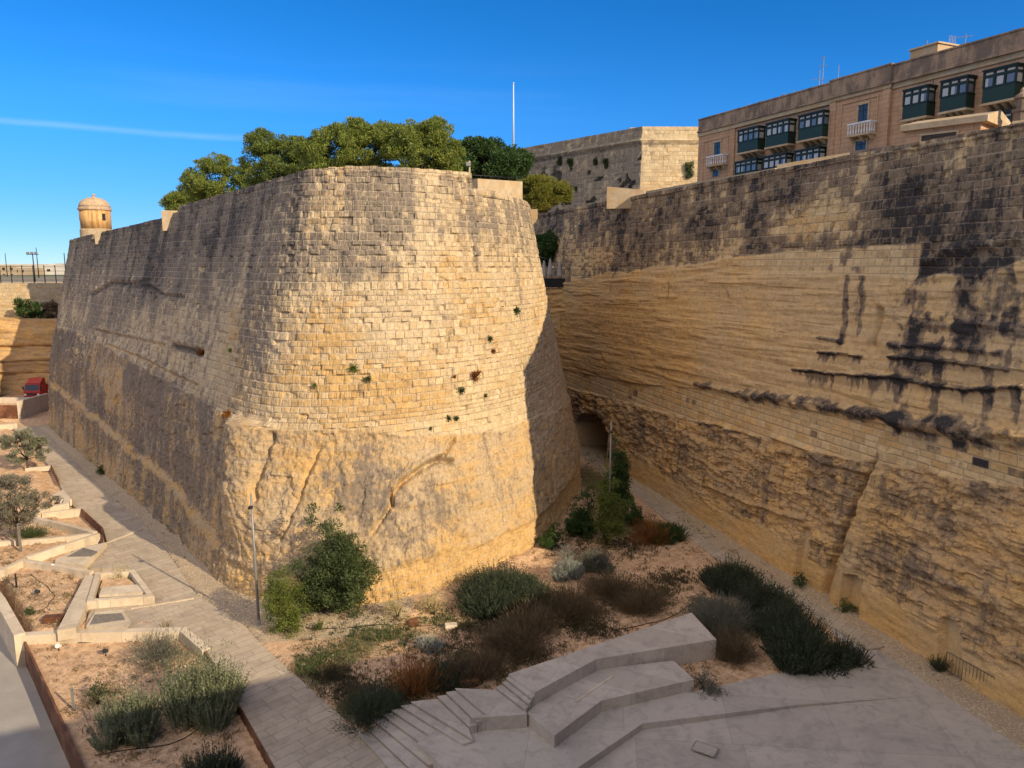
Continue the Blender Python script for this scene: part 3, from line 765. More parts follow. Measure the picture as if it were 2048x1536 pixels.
# shallow blocked doorways cut in the foot
for (xa, ya, xb, yb) in [(1592, 1065, 1628, 1150), (1690, 1160, 1728, 1232), (1886, 1250, 1926, 1318)]:
    s0, z0 = rw.sz(xa, yb); s1_, z1_ = rw.sz(xb, ya)
    a, b = min(s0, s1_), max(s0, s1_)
    top_z = z1_ - 0.1 * ((S - (a + b) / 2) / ((b - a) / 2)) ** 2
    inn = sstep(a - 0.04, a + 0.04, S) * sstep(b + 0.04, b - 0.04, S) * sstep(top_z + 0.04, top_z - 0.04, Z)
    rw.D = rw.D * (1 - inn) - 0.22 * inn; rw.pl = np.maximum(rw.pl, inn); rw.St -= 0.1 * inn
# tunnel mouth where the path leaves the ditch
sa, _ = rw.sz(1216, 910); sb, _ = rw.sz(1150, 900)
a, b = min(sa, sb), max(sa, sb)
zt_ = rw.sz(1185, 826)[1]
cx_ = (a + b) / 2; hw = (b - a) / 2
arch = zt_ - 1.5 * np.clip(np.abs(S - cx_) / hw, 0, 1) ** 2.2 + 0.3 * (vn(S, S * 0, 161) - 0.5)
inn = sstep(a - 0.1, a + 0.1, S) * sstep(b + 0.1, b - 0.1, S) * sstep(arch + 0.1, arch - 0.1, Z)
rw.D = rw.D * (1 - inn) - 12.0 * inn; rw.pl = np.maximum(rw.pl, inn); rw.St = rw.St * (1 - inn) + 0.2 * inn
TUN = (a, b, zt_)
# worn coping and missing stones
cop = sstep(0.36, 0.32, rw.zt[None, :] - Z)
rw.D += 0.10 * cop; rw.St += 0.05 * cop
rampart = empty('rampart', (20, 40, 0), 'tall shaded rampart of stained ashlar over striped ochre rock', 'rampart')
_r = rw.build('wall_face', M_RAMP, None, 4.5, 1.3)
adopt(_r, rampart)

# ================================================================== plainer walls, built on the same grid
def plain_wall(levels, top, spacing, dz, seed, stain, warm, ero=0.12, sw=0.9, sh=0.5, rockz=None, zbot=-0.6, amp=0.02, smooth=0):
    w = Wall(levels, lambda s: spacing, dz, top, zbot=zbot, smooth=smooth, refl=0)
    S, Z = w.S, w.Z
    w.R = np.zeros_like(S) if rockz is None else 1 - sstep(-0.2, 0.2, Z - rockz - 0.8 * (fbm(S / 4, S * 0, 3, seed) - 0.5))
    masonry_relief(w, 1 - w.R, ero + 0.3 * (fbm(S / 4, Z / 3, 3, seed + 1) - 0.5), seed + 2, sw, sh, amp)
    tl = Z + 0.03 * S
    w.D += w.R * (0.9 * (fbm(S / 5, tl * 0.8, 4, seed + 3) - 0.5) + 0.3 * (fbm(S / 1.5, tl * 1.8, 3, seed + 4) - 0.5))
    w.St = stain + 0.5 * (fbm(S / 5, Z / 4, 4, seed + 5) - 0.5)
    w.Wm = warm + 0.8 * (fbm(S / 6, Z / 4, 3, seed + 6) - 0.42)
    return w
# ------------------------------------------------------------------ simple materials
def flat(name, c, rough=0.6, spec=0.3, metal=0.0, var=0.25, scale=3.0, bump=0.0, alt=None):
    t = NT(name, rough, spec)
    t.b.inputs['Metallic'].default_value = metal
    P = t.pos(); n = t.noise(P, scale, 5, 0.6)
    k = t.add(1 - var / 2, t.mul(t.sub(n, 0.5), var * 2))
    col = t.mix(1.0, c, t.comb(k, k, k), 'MULTIPLY')
    if alt: col = t.mix(t.step(t.noise(P, scale * 0.4, 5, 0.65), 0.45, 0.62), col, alt)
    return t.out(col, t.bump(n, bump, 0.03) if bump else None)
def slab_material(name, c1, c2, stain, rot, bw, bh, jd=0.5, grime=0.55):
    """stone paving or stone cladding in long slabs"""
    t = NT(name, 0.85, 0.25)
    P = t.pos()
    v = t.mapv(P, (1, 1, 1), (0, 0, rot))
    q = t.sep(v)
    b, d, b2 = bricks(t, q[0], q[1], bw, bh)
    n1 = t.noise(P, 0.5, 6, 0.65); n2 = t.noise(P, 5.0, 5, 0.65); n3 = t.noise(P, 1.4, 5, 0.7, 0.6)
    col = t.mix(t.add(t.mul(b2, 0.6), t.mul(t.sub(n1, 0.5), 1.2)), c1, c2)
    k = t.add(0.78, t.add(t.mul(b, 0.14), t.mul(n2, 0.24)))
    col = t.mix(1.0, col, t.comb(k, k, k), 'MULTIPLY')
    col = t.mix(t.mul(t.step(n3, 0.45, 0.70), grime), col, stain)
    n4 = t.noise(P, 0.22, 6, 0.7, 0.8)
    col = t.mix(t.mul(t.step(n4, 0.50, 0.64), grime * 0.6), col, stain)
    col = t.mix(t.mul(t.step(t.noise(P, 0.9, 7, 0.75, 1.2), 0.58, 0.66), grime * 0.5), col, tuple(min(1, x * 1.25) for x in c1))
    col = t.mix(t.mul(t.step(t.noise(P, 22.0, 2, 0.6), 0.62, 0.70), grime * 0.45), col, tuple(x * 0.6 for x in stain))
    col = t.mix(t.mul(t.sub(1.0, t.step(d, 0.008, 0.028)), jd), col, tuple(x * 0.45 for x in stain))
    return t.out(col, t.bump(t.add(n2, t.mul(t.step(d, 0.0, 0.02), 0.6)), 0.35, 0.03))
M_PATH = slab_material('pale path slabs', (0.47, 0.39, 0.295), (0.40, 0.32, 0.235), (0.27, 0.22, 0.17), -0.78, 1.5, 0.55)
M_PLAZA = slab_material('grey plaza concrete', (0.47, 0.415, 0.36), (0.39, 0.345, 0.30), (0.235, 0.215, 0.20), 0.12, 4.2, 3.1, 0.22, 0.5)
M_KERB = slab_material('pale planter stone', (0.60, 0.51, 0.39), (0.54, 0.44, 0.32), (0.36, 0.29, 0.21), 0.4, 1.9, 2.5, 0.3)
M_SEAT = slab_material('seating limestone', (0.50, 0.44, 0.375), (0.43, 0.37, 0.31), (0.27, 0.235, 0.20), 0.45, 2.6, 1.6, 0.16)
M_CORTEN = flat('corten steel', (0.16, 0.066, 0.032), 0.75, 0.3, 0.0, 0.6, 2.0, 0.2, (0.22, 0.10, 0.05))
M_RAMPGREY = flat('grey screed', (0.36, 0.335, 0.30), 0.9, 0.2, 0, 0.25, 0.8, 0.1, (0.30, 0.275, 0.25))
M_GREYM = flat('grey painted metal', (0.28, 0.28, 0.28), 0.5, 0.4, 0.3)
M_DARKM = flat('dark metal', (0.035, 0.035, 0.037), 0.5, 0.4, 0.3)
M_RUSTM = flat('weathered galvanised steel', (0.22, 0.17, 0.13), 0.6, 0.4, 0.3, 0.5, 6)
M_WHITE = flat('white paint', (0.75, 0.74, 0.72), 0.5, 0.3)
M_WOOD = flat('grey timber', (0.24, 0.215, 0.19), 0.8, 0.2, 0, 0.5, 6)
M_STONE = flat('carved limestone', (0.56, 0.44, 0.29), 0.9, 0.2, 0, 0.4, 2.0, 0.3, (0.44, 0.31, 0.17))
M_TRUNK = flat('bark', (0.11, 0.08, 0.055), 0.9, 0.2, 0, 0.5, 4, 0.5)
M_CANVAS = flat('white canvas', (0.42, 0.40, 0.39), 0.9, 0.1)
M_GLASSD = flat('dark glass', (0.03, 0.035, 0.04), 0.08, 0.6)
M_RED = flat('red cab paint', (0.50, 0.025, 0.022), 0.35, 0.5)
M_BLACKR = flat('black rubber', (0.02, 0.02, 0.02), 0.8, 0.2)
M_PEB = flat('pale pebbles', (0.48, 0.40, 0.30), 0.9, 0.2, 0, 0.8, 6)

def soil_material():
    t = NT('reddish garden soil', 0.97, 0.1)
    P = t.pos()
    n1 = t.noise(P, 0.35, 6, 0.65); n2 = t.noise(P, 2.6, 6, 0.7); n3 = t.noise(P, 14.0, 4, 0.7)
    col = t.mix(t.step(n2, 0.35, 0.65), (0.46, 0.295, 0.175), (0.70, 0.475, 0.295))
    col = t.mix(t.mul(t.step(n3, 0.50, 0.72), 0.55), col, (0.22, 0.125, 0.07))
    pb = t.voro(P, 7.0, 'Distance')
    pr = t.voro(P, 7.0, 'Color')
    on = t.mul(t.sub(1.0, t.step(pb, 0.10, 0.22)), t.step(t.sep(pr)[0], 0.72, 0.80))
    col = t.mix(on, col, (0.62, 0.52, 0.40))
    # sandy strip along the rampart and gravel along the bastion come in as an attribute
    gr = t.attr('gravel'); mo = t.attr('moss')
    gcol = t.mix(t.step(t.voro(P, 9.0), 0.1, 0.5), (0.64, 0.53, 0.385), (0.40, 0.31, 0.21))
    col = t.mix(t.step(t.add(gr, t.mul(t.sub(n2, 0.5), 0.6)), 0.4, 0.6), col, gcol)
    gm_ = t.mix(n3, (0.045, 0.062, 0.018), (0.12, 0.12, 0.045))
    col = t.mix(t.mul(t.step(t.add(mo, t.add(t.mul(t.sub(n2, 0.5), 0.9), t.mul(t.sub(n3, 0.5), 0.9))), 0.42, 0.62), 0.85), col, gm_)
    h = t.add(t.mul(n2, 0.6), t.add(t.mul(n3, 0.5), t.mul(on, 0.6)))
    return t.out(col, t.bump(h, 0.9, 0.10))
M_SOIL = soil_material()
def leaf_material(name, c, c2, trans=0.25):
    t = NT(name, 0.55, 0.25)
    P = t.pos(); n = t.noise(P, 1.6, 3, 0.6); m = t.noise(P, 30.0, 2, 0.5)
    col = t.mix(t.step(t.add(t.mul(n, 0.7), t.mul(m, 0.3)), 0.35, 0.65), c, c2)
    col = t.out(col)
    tr = t.n.new('ShaderNodeBsdfTranslucent'); t.put(tr.inputs['Color'], tuple(min(1, x * 1.6) for x in c2))
    ms = t.n.new('ShaderNodeMixShader'); ms.inputs[0].default_value = trans
    t.l.new(t.b.outputs[0], ms.inputs[1]); t.l.new(tr.outputs[0], ms.inputs[2])
    t.l.new(ms.outputs[0], t.n['Material Output'].inputs['Surface'])
    return t.m
L_PINE = leaf_material('pine needles', (0.06, 0.095, 0.02), (0.25, 0.285, 0.055))
L_PINE2 = leaf_material('pine needles darker', (0.05, 0.08, 0.02), (0.19, 0.23, 0.048))
L_DARK = leaf_material('laurel leaves', (0.02, 0.045, 0.013), (0.065, 0.12, 0.03))
L_YELL = leaf_material('yellow green leaves', (0.10, 0.115, 0.02), (0.25, 0.235, 0.04))
L_BUSH = leaf_material('bush leaves', (0.035, 0.055, 0.022), (0.095, 0.125, 0.045))
L_LIME = leaf_material('fresh leaves', (0.07, 0.10, 0.02), (0.16, 0.19, 0.04))
L_OLIVE = leaf_material('olive leaves', (0.12, 0.13, 0.085), (0.27, 0.27, 0.19))
L_OLIVE2 = leaf_material('dull olive leaves', (0.12, 0.115, 0.08), (0.24, 0.22, 0.16))
L_ROSE = leaf_material('rosemary leaves', (0.065, 0.08, 0.042), (0.25, 0.27, 0.16))
L_ROSED = leaf_material('dark rosemary leaves', (0.028, 0.04, 0.024), (0.07, 0.088, 0.05))
L_SILV = leaf_material('silver leaves', (0.17, 0.185, 0.165), (0.33, 0.35, 0.31))
L_GREYB = leaf_material('grey green leaves', (0.10, 0.105, 0.08), (0.19, 0.19, 0.145))
L_DRY = leaf_material('dry stems', (0.085, 0.062, 0.035), (0.17, 0.125, 0.07))
L_RUST = leaf_material('rusty leaves', (0.16, 0.06, 0.018), (0.30, 0.13, 0.035))
L_STRAW = leaf_material('straw', (0.30, 0.25, 0.12), (0.46, 0.40, 0.22))

# ------------------------------------------------------------------ ground
def inside(px, py, poly):
    r = np.zeros(px.shape, bool); n = len(poly)
    for i in range(n):
        x1_, y1_ = poly[i]; x2_, y2_ = poly[(i + 1) % n]
        c = ((y1_ > py) != (y2_ > py)) & (px < (x2_ - x1_) * (py - y1_) / (y2_ - y1_ + 1e-12) + x1_)
        r ^= c
    return r
def GP(pts, z=0.0): return [G(x, y, z) for x, y in pts]
ZP = 0.62                                   # level of the plaza
RAMP_Z, BED_Z = -1.6, -0.45
ramp_poly = GP([(-260, 1080), (0, 1230), (42, 1290), (100, 1410), (158, 1545), (-400, 1900)], -0.6)
bed_poly = GP([(43, 1268), (366, 1262), (409, 1296), (467, 1389), (550, 1536), (640, 1700), (240, 1700), (165, 1536), (100, 1400)], -0.2)
gx = np.arange(-75, 45, 0.28); gy = np.arange(14, 118, 0.28)
X, Y = np.meshgrid(gx, gy)
H = ZP * np.clip((X + 11 + 0.15 * (Y - 30)) / 15.0, 0, 1) * sstep(76, 60, Y) * sstep(-16, -6, X)
rough_g = 0.22 * (fbm(X / 2.2, Y / 2.2, 4, 201) - 0.5) + 0.10 * (fbm(X * 1.3, Y * 1.3, 3, 203) - 0.5)
H = H + rough_g + 0.05
wl_a, wl_b = G(42, 1268, -0.3), G(230, 1680, -0.3)
wd = np.array([wl_b[0] - wl_a[0], wl_b[1] - wl_a[1]]); wd /= np.hypot(*wd)
side = (X - wl_a[0]) * -wd[1] + (Y - wl_a[1]) * wd[0]
inr = (side < 0.42) & (X < 0) & (Y < 45) & (X > -45)
inr0 = inside(X, Y, ramp_poly); inb = inside(X, Y, bed_poly)
# scree banked against the foot of the bastion
zfoot = 0.22 + 0.66 * sstep(-14, -4, X)
dfoot, _ = seg_dist(X, Y, [(x * (KF if x < -12 else KB), y * (KF if x < -12 else KB)) for x, y in [(-56, 88.8), (-23.0, 50.8), (-16.8, 41.9), (-12.6, 39.2), (-7.8, 39.8), (-3.6, 42.8), (0.0, 47.4), (3.2, 52.4), (6.6, 64), (6.8, 75)]])
infoot = inside(X, Y, [(x * (KF if x < -12 else KB), y * (KF if x < -12 else KB)) for x, y in [(-47, 99), (-56.6, 89.6), (-23.0, 50.8), (-16.8, 41.9), (-12.6, 39.2), (-7.8, 39.8), (-3.6, 42.8), (0.0, 47.4), (3.2, 52.4), (6.6, 64), (6.8, 75), (3, 86)]])
H = np.maximum(H, np.where(infoot, zfoot, zfoot - 0.35 * np.maximum(dfoot - 0.3, 0)) + 0.8 * rough_g)
H = np.where(inb, BED_Z + rough_g * 0.8, H)
H = np.where(inr, RAMP_Z - 0.25, H)
path_right = [(72, 852), (96, 868), (125, 900), (175, 950), (232, 1002), (282, 1041), (320, 1085), (358, 1139), (392, 1190), (485, 1248), (521, 1288), (565, 1328), (706, 1454), (790, 1540), (900, 1660)]
path_left = [(18, 852), (60, 885), (100, 935), (128, 985), (150, 1015), (166, 1022), (206, 1056), (214, 1085), (150, 1098), (112, 1120), (181, 1138), (262, 1139), (306, 1190), (310, 1206), (182, 1213), (170, 1256), (366, 1259), (409, 1296), (467, 1389), (550, 1536), (640, 1700)]
path_poly = GP(path_left + path_right[::-1])
under = inside(X, Y, GP([(0, 840), (60, 840)] + path_right + [(640, 1720), (550, 1540), (467, 1392), (409, 1300), (300, 1240), (170, 1240), (140, 1100), (60, 900)]))
H = np.where(under & ~inb & ~inr, -0.22, H)
pz_poly = GP([(1262, 978), (1330, 1032), (1440, 1112), (1600, 1205), (1700, 1290), (1640, 1330), (1387, 1383), (1203, 1405), (1051, 1380), (910, 1376), (702, 1458), (800, 1560), (1100, 1800), (2300, 1800), (2048, 1505), (1900, 1398), (1745, 1292), (1640, 1218), (1430, 1104), (1270, 974)], ZP)
H = np.where(inside(X, Y, pz_poly), H - 0.45, H)
gravel = np.zeros_like(H)
dr = RX(Y, 0) - X
gravel += sstep(2.6, 1.6, dr) * (X > 2)
dwall, _ = seg_dist(X, Y, [(x * KF, y * KF) for x, y in [(-56, 88.4), (-23.4, 50.4), (-17.5, 41.5), (-12.6, 38.6), (-7.8, 39.0)]])
gravel += 0.9 * sstep(3.2, 1.6, dwall)
moss = np.zeros_like(H)
def moss_at(px, py, r, a, ry=None):
    global moss
    x, y = G(px, py, 0.2); ry = ry or r
    moss = moss + a * np.exp(-((X - x) / r) ** 2 - ((Y - y) / ry) ** 2)
for q in [(660, 1320, 1.6, .55, 1.2), (720, 1300, 1.6, .5, 1.2), (800, 1270, 1.8, .5, 1.0), (700, 1270, 2.2, .35, 1.3), (610, 1330, 1, .5, .8), (860, 1230, 2, .4, 1), (760, 1400, 2.2, .45, 1.6), (960, 1210, 2.5, .45, 1.3), (1150, 1130, 3.2, .5, 2.5), (1230, 1060, 3, .7, 3), (1330, 1070, 2.4, .6, 2), (1180, 970, 2.6, .8, 6), (200, 940, .7, .5, 2), (230, 985, .7, .5, 2), (60, 1060, 1.6, .5, .8), (960, 1350, 2, .25, 1.5), (1080, 1220, 2.5, .2, 1.5), (230, 1310, .9, .3, .5), (180, 1380, .8, .4, .6), (330, 1500, 3, .25, 2), (1560, 1130, 1, .4, 3), (1420, 1050, 1, .3, 3), (1900, 1320, .8, .3, 2), (1050, 1240, 2.6, .4, 1.4), (1180, 1200, 2.6, .35, 1.2), (940, 1300, 2.4, .4, 1.6), (1300, 1180, 2.2, .3, 1.2), (1080, 1320, 1.6, .35, 1.0), (860, 1420, 1.6, .5, 1.0), (1450, 1230, 1.4, .35, 1.6), (640, 1360, 1.4, .6, 1.0), (700, 1420, 1.4, .5, 1.0)]:
    moss_at(*q)
nvx, nvy = len(gx), len(gy)
i = np.arange((nvy - 1) * nvx).reshape(nvy - 1, nvx)[:, :-1].ravel()
gf = np.stack([i, i + 1, i + nvx + 1, i + nvx], -1)
tag(np_mesh('ground', np.stack([X, Y, H], -1).reshape(-1, 3), gf, M_SOIL, None, True, {'gravel': ('FLOAT', gravel), 'moss': ('FLOAT', moss)}), kind='structure')
def ground_z(x, y):
    ix = int(round((x - gx[0]) / 0.28)); iy = int(round((y - gy[0]) / 0.28))
    return float(H[min(max(iy, 0), nvy - 1), min(max(ix, 0), nvx - 1)])
def on_ground(px, py, z=0.15):
    for _ in range(4):
        x, y = G(px, py, z); z = ground_z(x, y)
    return Vector((x, y, z))
# the plain beyond the ditch, out to the horizon
M_PLAIN = flat('dry plain', (0.30, 0.26, 0.19), 0.95, 0.1, 0, 0.5, 0.02, 0, (0.16, 0.17, 0.10))
m = MB(); m.add([(-5000, 131, 15.6), (5000, 131, 15.6), (5000, 5600, 15.6), (-5000, 5600, 15.6)], [(0, 1, 2, 3)])
tag(m.build('plain', M_PLAIN), kind='structure')
m = MB(); m.add([(-5000, -5000, -2.6), (5000, -5000, -2.6), (5000, 131, -2.6), (-5000, 131, -2.6)], [(0, 1, 2, 3)])
tag(m.build('terrain', M_PLAIN), kind='structure')

# paving
m = MB(); m.strip([(wl_a[0] - wd[0] * .2 - wd[1] * .46, wl_a[1] - wd[1] * .2 + wd[0] * .46), (wl_b[0] - wd[1] * .46, wl_b[1] + wd[0] * .46)], 0.86, -1.4, BED_Z + 0.03)
tag(m.build('soil', M_SOIL), kind='structure')
m = MB(); m.strip(GP([(1262, 974), (1345, 1038), (1437, 1108), (1520, 1163), (1600, 1206), (1690, 1256), (1752, 1296)], 0.7), 1.05, -0.2, 0.70)
tag(m.build('rampart_path', M_PATH), kind='structure')
m = MB(); m.prism(path_poly, -0.5, 0.03)
for k in range(0): pass
tag(m.build('path', M_PATH), kind='structure')
# thin raised stone lines across the path
m = MB()
for a, b in [((214, 1087), (283, 1060)), ((262, 1219), (388, 1198))]:
    m.strip([G(*a), G(*b)], 0.14, 0.0, 0.075)
tag(m.build('path_edging', M_KERB), kind='structure')
plaza_up = GP([(1262, 978), (1330, 1032), (1440, 1112), (1600, 1205), (1700, 1300), (1560, 1344), (1387, 1383), (1203, 1402), (1109, 1470), (1054, 1430), (900, 1440), (834, 1486), (894, 1540), (960, 1600), (1060, 1600), (1156, 1535), (1285, 1447), (1600, 1409), (1845, 1392), (1990, 1460), (2048, 1500), (1900, 1397), (1745, 1292), (1640, 1218), (1430, 1104), (1270, 974)], ZP)
m = MB(); m.prism(plaza_up, -0.4, ZP)
tag(m.build('plaza', M_PLAZA), kind='structure')
low_pts = [(1285, 1447), (1600, 1409), (1845, 1392), (1990, 1460), (2048, 1500), (2300, 1700), (2300, 1900), (900, 1900), (970, 1600), (1060, 1600), (1156, 1535)]
low_z = [0.34, 0.50, ZP - 0.004, ZP - 0.004, ZP - 0.004, 0.5, 0.3, 0.2, 0.25, 0.25, 0.3]
m = MB(); xy = [G(px, py, z) for (px, py), z in zip(low_pts, low_z)]
cx = sum(p[0] for p in xy) / len(xy); cy = sum(p[1] for p in xy) / len(xy)
n = len(xy); m.add([(x - 0.0, y, z) for (x, y), z in zip(xy, low_z)] + [(cx, cy, 0.36)], [(k, (k + 1) % n, n) for k in range(n)])
tag(m.build('lower_plaza', M_PLAZA), kind='structure')
def wlp(a, o): return (wl_a[0] + wd[0] * a - wd[1] * o, wl_a[1] + wd[1] * a + wd[0] * o)
m = MB(); m.prism([wlp(-14, -0.04), wlp(22, -0.04), wlp(22, -16), wlp(-14, -16)], -2.6, RAMP_Z)
tag(m.build('ramp', M_RAMPGREY), kind='structure')

# plaza covers, hairline set in the paving
def cover(px, py, w, d, rz, z, mat, label, name='access_cover'):
    x, y = G(px, py, z)
    e = empty(name, (x, y, z), label, 'access cover', None, rz)
    M = Matrix.Translation((x, y, 0)) @ Matrix.Rotation(rz, 4, 'Z')
    MB().bbox(-w / 2, w / 2, -d / 2, d / 2, z - 0.03, z + 0.005, 0.004, M).build('lid', mat, e)
    fr = MB()
    for a in (-1, 1):
        fr.box(a * (w / 2 + 0.025) - 0.012, a * (w / 2 + 0.025) + 0.012, -d / 2 - 0.045, d / 2 + 0.045, z - 0.03, z + 0.008, M)
        fr.box(-w / 2 - 0.004, w / 2 + 0.004, a * (d / 2 + 0.025) - 0.012, a * (d / 2 + 0.025) + 0.012, z - 0.03, z + 0.0075, M)
    fr.build('frame', M_RAMPGREY, e)
cover(1410, 1497, 0.85, 0.55, -0.55, 0.47, M_PLAZA, 'square access cover set flush in the grey plaza below the kerb line')
cover(656, 1447, 0.75, 0.4, -0.75, 0.03, M_PATH, 'small stone access cover in the paved path beside the steps')

# ------------------------------------------------------------------ seating terrace of stone with steps
e = empty('seating_terrace', (*G(1100, 1400, ZP), 0), 'pale stone seating terrace with a long flight of steps and wedge-shaped top', 'seating terrace')
ZU, RS = 1.70, 0.121
ZL2 = ZU - 4 * RS; ZL1 = ZL2 - 3 * RS
def P2(px, py, z): return G(px, py, z)
def slab(poly, z0, z1, name, mat=M_SEAT):
    return MB().prism(poly, z0, z1).build(name, mat, e)
bk = [(705, 1455), (724, 1446), (743, 1436), (762, 1427), (782, 1420), (801, 1411), (821, 1403), (874, 1392), (892, 1384), (910, 1376), (991, 1374), (1004, 1364), (1012, 1356), (1017, 1348)]
fr_ = [(800, 1560), (830, 1545), (858, 1530), (882, 1514), (905, 1500), (925, 1488), (944, 1477), (938, 1452), (954, 1444), (974, 1430), (1050, 1418), (1057, 1407), (1063, 1396), (1069, 1385)]
zz = [RS * (k + 1) for k in range(14)]
for k in range(13):
    z = zz[k]
    a, b, c, d_ = bk[k], bk[k + 1], fr_[k + 1], fr_[k]
    poly = [P2(*a, z), P2(*b, z + RS), P2(*c, z + RS), P2(*d_, z)]
    rv = Vector((poly[1][0] - poly[0][0], poly[1][1] - poly[0][1])).normalized() * 0.045
    body = [(poly[0][0] + rv.x, poly[0][1] + rv.y), poly[1], poly[2], (poly[3][0] + rv.x, poly[3][1] + rv.y)]
    mm_ = MB().prism(poly, z - 0.04, z - 0.0005 * k); mm_.prism(body, -0.3, z - 0.042)
    mm_.build('step', M_SEAT, e)
up_poly = [P2(1017, 1348, ZU), P2(1383, 1225, ZU), P2(1433, 1279, ZU), P2(1193, 1318, ZU), P2(1069, 1385, ZU)]
slab(up_poly, -0.2, ZU, 'top_platform')
ZB = 1.14
b_poly = [P2(1054, 1426, ZB), P2(1080, 1400, ZB), P2(1195, 1338, ZB), P2(1347, 1321, ZB), P2(1388, 1359, ZB), P2(1203, 1401, ZB), P2(1109, 1471, ZB)]
slab(b_poly, -0.2, ZB, 'bench_tier')
# shallow raised joint lines of the bench paving
MB().strip([P2(1150, 1404, ZB), P2(1226, 1352, ZB)], 0.10, ZB - 0.02, ZB + 0.02).build('joint', M_KERB, e)
MB().prism([P2(940, 1436, ZL2), P2(974, 1428, ZL2), P2(1051, 1420, ZL2), P2(1054, 1428, ZL2)], 0.3, ZL2 - 0.01).build('landing_front', M_SEAT, e)
MB().prism([P2(834, 1486, ZP), P2(876, 1472, ZP), P2(950, 1462, ZP), P2(990, 1560, ZP), P2(905, 1552, ZP)], -0.2, ZP + 0.012).build('lower_platform', M_SEAT, e)

# ------------------------------------------------------------------ planters on the garden side
def kerb(name, label, px, w, z0, z1, closed=False, mat=M_KERB, cat='kerb', zpx=None):
    pts = [G(x, y, zpx if zpx is not None else (z1 if not isinstance(z1, list) else z1[0])) for x, y in px]
    o = MB().strip(pts, w, z0, z1, closed).build(name, mat)
    return tag(o, label, cat)
kerb('stone_kerb', 'long pale stone retaining wall below the path above the rosemary bed', [(44, 1268), (130, 1263), (366, 1258), (412, 1298)], 0.42, -0.75, 0.10, mat=M_KERB, cat='retaining wall')
kerb('steel_edging', 'dark rusty steel edging between the path and the rosemary bed', [(411, 1303), (467, 1391), (550, 1540), (600, 1630)], 0.06, -0.8, 0.05, mat=M_CORTEN, cat='steel edging', zpx=0.03)
kerb('retaining_wall', 'brown steel retaining wall beside the grey ramp', [(46, 1277), (104, 1400), (167, 1540), (230, 1680)], 0.10, -2.2, -0.22, mat=M_CORTEN, cat='retaining wall', zpx=-0.30)
kerb('retaining_wall', 'stone-capped wall above the grey ramp ending in a pointed corner', [(-90, 1080), (0, 1198), (39, 1268)], 0.5, -2.2, 0.22, mat=M_KERB, cat='retaining wall')
kerb('stone_kerb', 'stone kerb with a long shaded face slanting across the uppermost soil bed', [(66, 1034), (130, 1048), (190, 1064)], 0.34, -0.2, 0.50)
kerb('stone_kerb', 'thin pale kerb bounding the narrow soil bed with the timber stake', [(-10, 1083), (80, 1077), (160, 1069), (188, 1066)], 0.3, -0.2, 0.40)
kerb('planter_wall', 'white stone back wall behind the triangular slatted seat', [(52, 1114), (120, 1091), (197, 1066)], 0.30, -0.2, 0.62, cat='planter wall')
kerb('planter_wall', 'pale kerb around the largest soil bed by the slatted seats', [(-5, 1141), (46, 1119), (110, 1130), (183, 1143)], 0.32, -0.2, 0.48, cat='planter wall')
kerb('planter_wall', 'broad pale stone wall dividing the largest soil bed from the square planter', [(186, 1150), (166, 1190), (133, 1258)], 0.85, -0.2, 0.40, cat='planter wall')
kerb('steel_edging', 'rusty steel edging with upright end plate beside the uppermost soil bed', [(163, 1017), (203, 1054), (207, 1080)], 0.08, -0.2, 0.42, mat=M_CORTEN, cat='steel edging')
kerb('stone_kerb', 'pale stone kerb at the head of the uppermost soil bed under the olive', [(84, 1026), (163, 1016)], 0.28, -0.2, 0.42)
# square planter with its cover slab
e = empty('square_planter', (*G(250, 1180), 0), 'square stone planter with tall weeds and a pale cover slab', 'planter')
MB().strip([G(196, 1146, 0.5), G(264, 1141, 0.5), G(301, 1190, 0.5), G(180, 1200, 0.5)], 0.30, -0.2, 0.5, True).build('wall', M_KERB, e)
MB().prism([G(206, 1160, 0.2), G(254, 1156, 0.2), G(284, 1180, 0.2), G(196, 1186, 0.2)], -0.1, 0.24).build('soil', M_SOIL, e)
MB().prism([G(204, 1174, 0.42), G(285, 1168, 0.42), G(290, 1184, 0.42), G(198, 1190, 0.42)], 0.26, 0.42).build('cover_slab', M_KERB, e)
# seats
def slat_seat(name, label, body, deck, n, z):
    e = empty(name, (*G(*body[0], z), 0), label, 'seat')
    MB().prism([G(x, y, z) for x, y in body], -0.2, z).build('seat_base', M_KERB, e)
    a, b, c, d_ = [Vector((*G(x, y, z), 0)) for x, y in deck]
    m = MB()
    for k in range(n):
        t0, t1 = (k + 0.06) / n, (k + 0.90) / n
        q = [a.lerp(b, t0), a.lerp(b, t1), d_.lerp(c, t1), d_.lerp(c, t0)]
        m.prism([(v.x, v.y) for v in q], z + 0.003, z + 0.035)
    m.build('slats', M_WOOD, e)
slat_seat('slatted_bench', 'triangular stone seat with grey slats below the white planter wall', [(112, 1117), (172, 1094), (214, 1084), (190, 1110), (168, 1131), (110, 1124)], [(134, 1114), (168, 1096), (196, 1104), (183, 1113)], 9, 0.36)
slat_seat('slatted_bench', 'low stone seat with grey slats beside the broad dividing wall', [(172, 1252), (190, 1224), (246, 1219), (262, 1243), (255, 1254)], [(180, 1250), (190, 1230), (243, 1227), (250, 1240)], 9, 0.14)
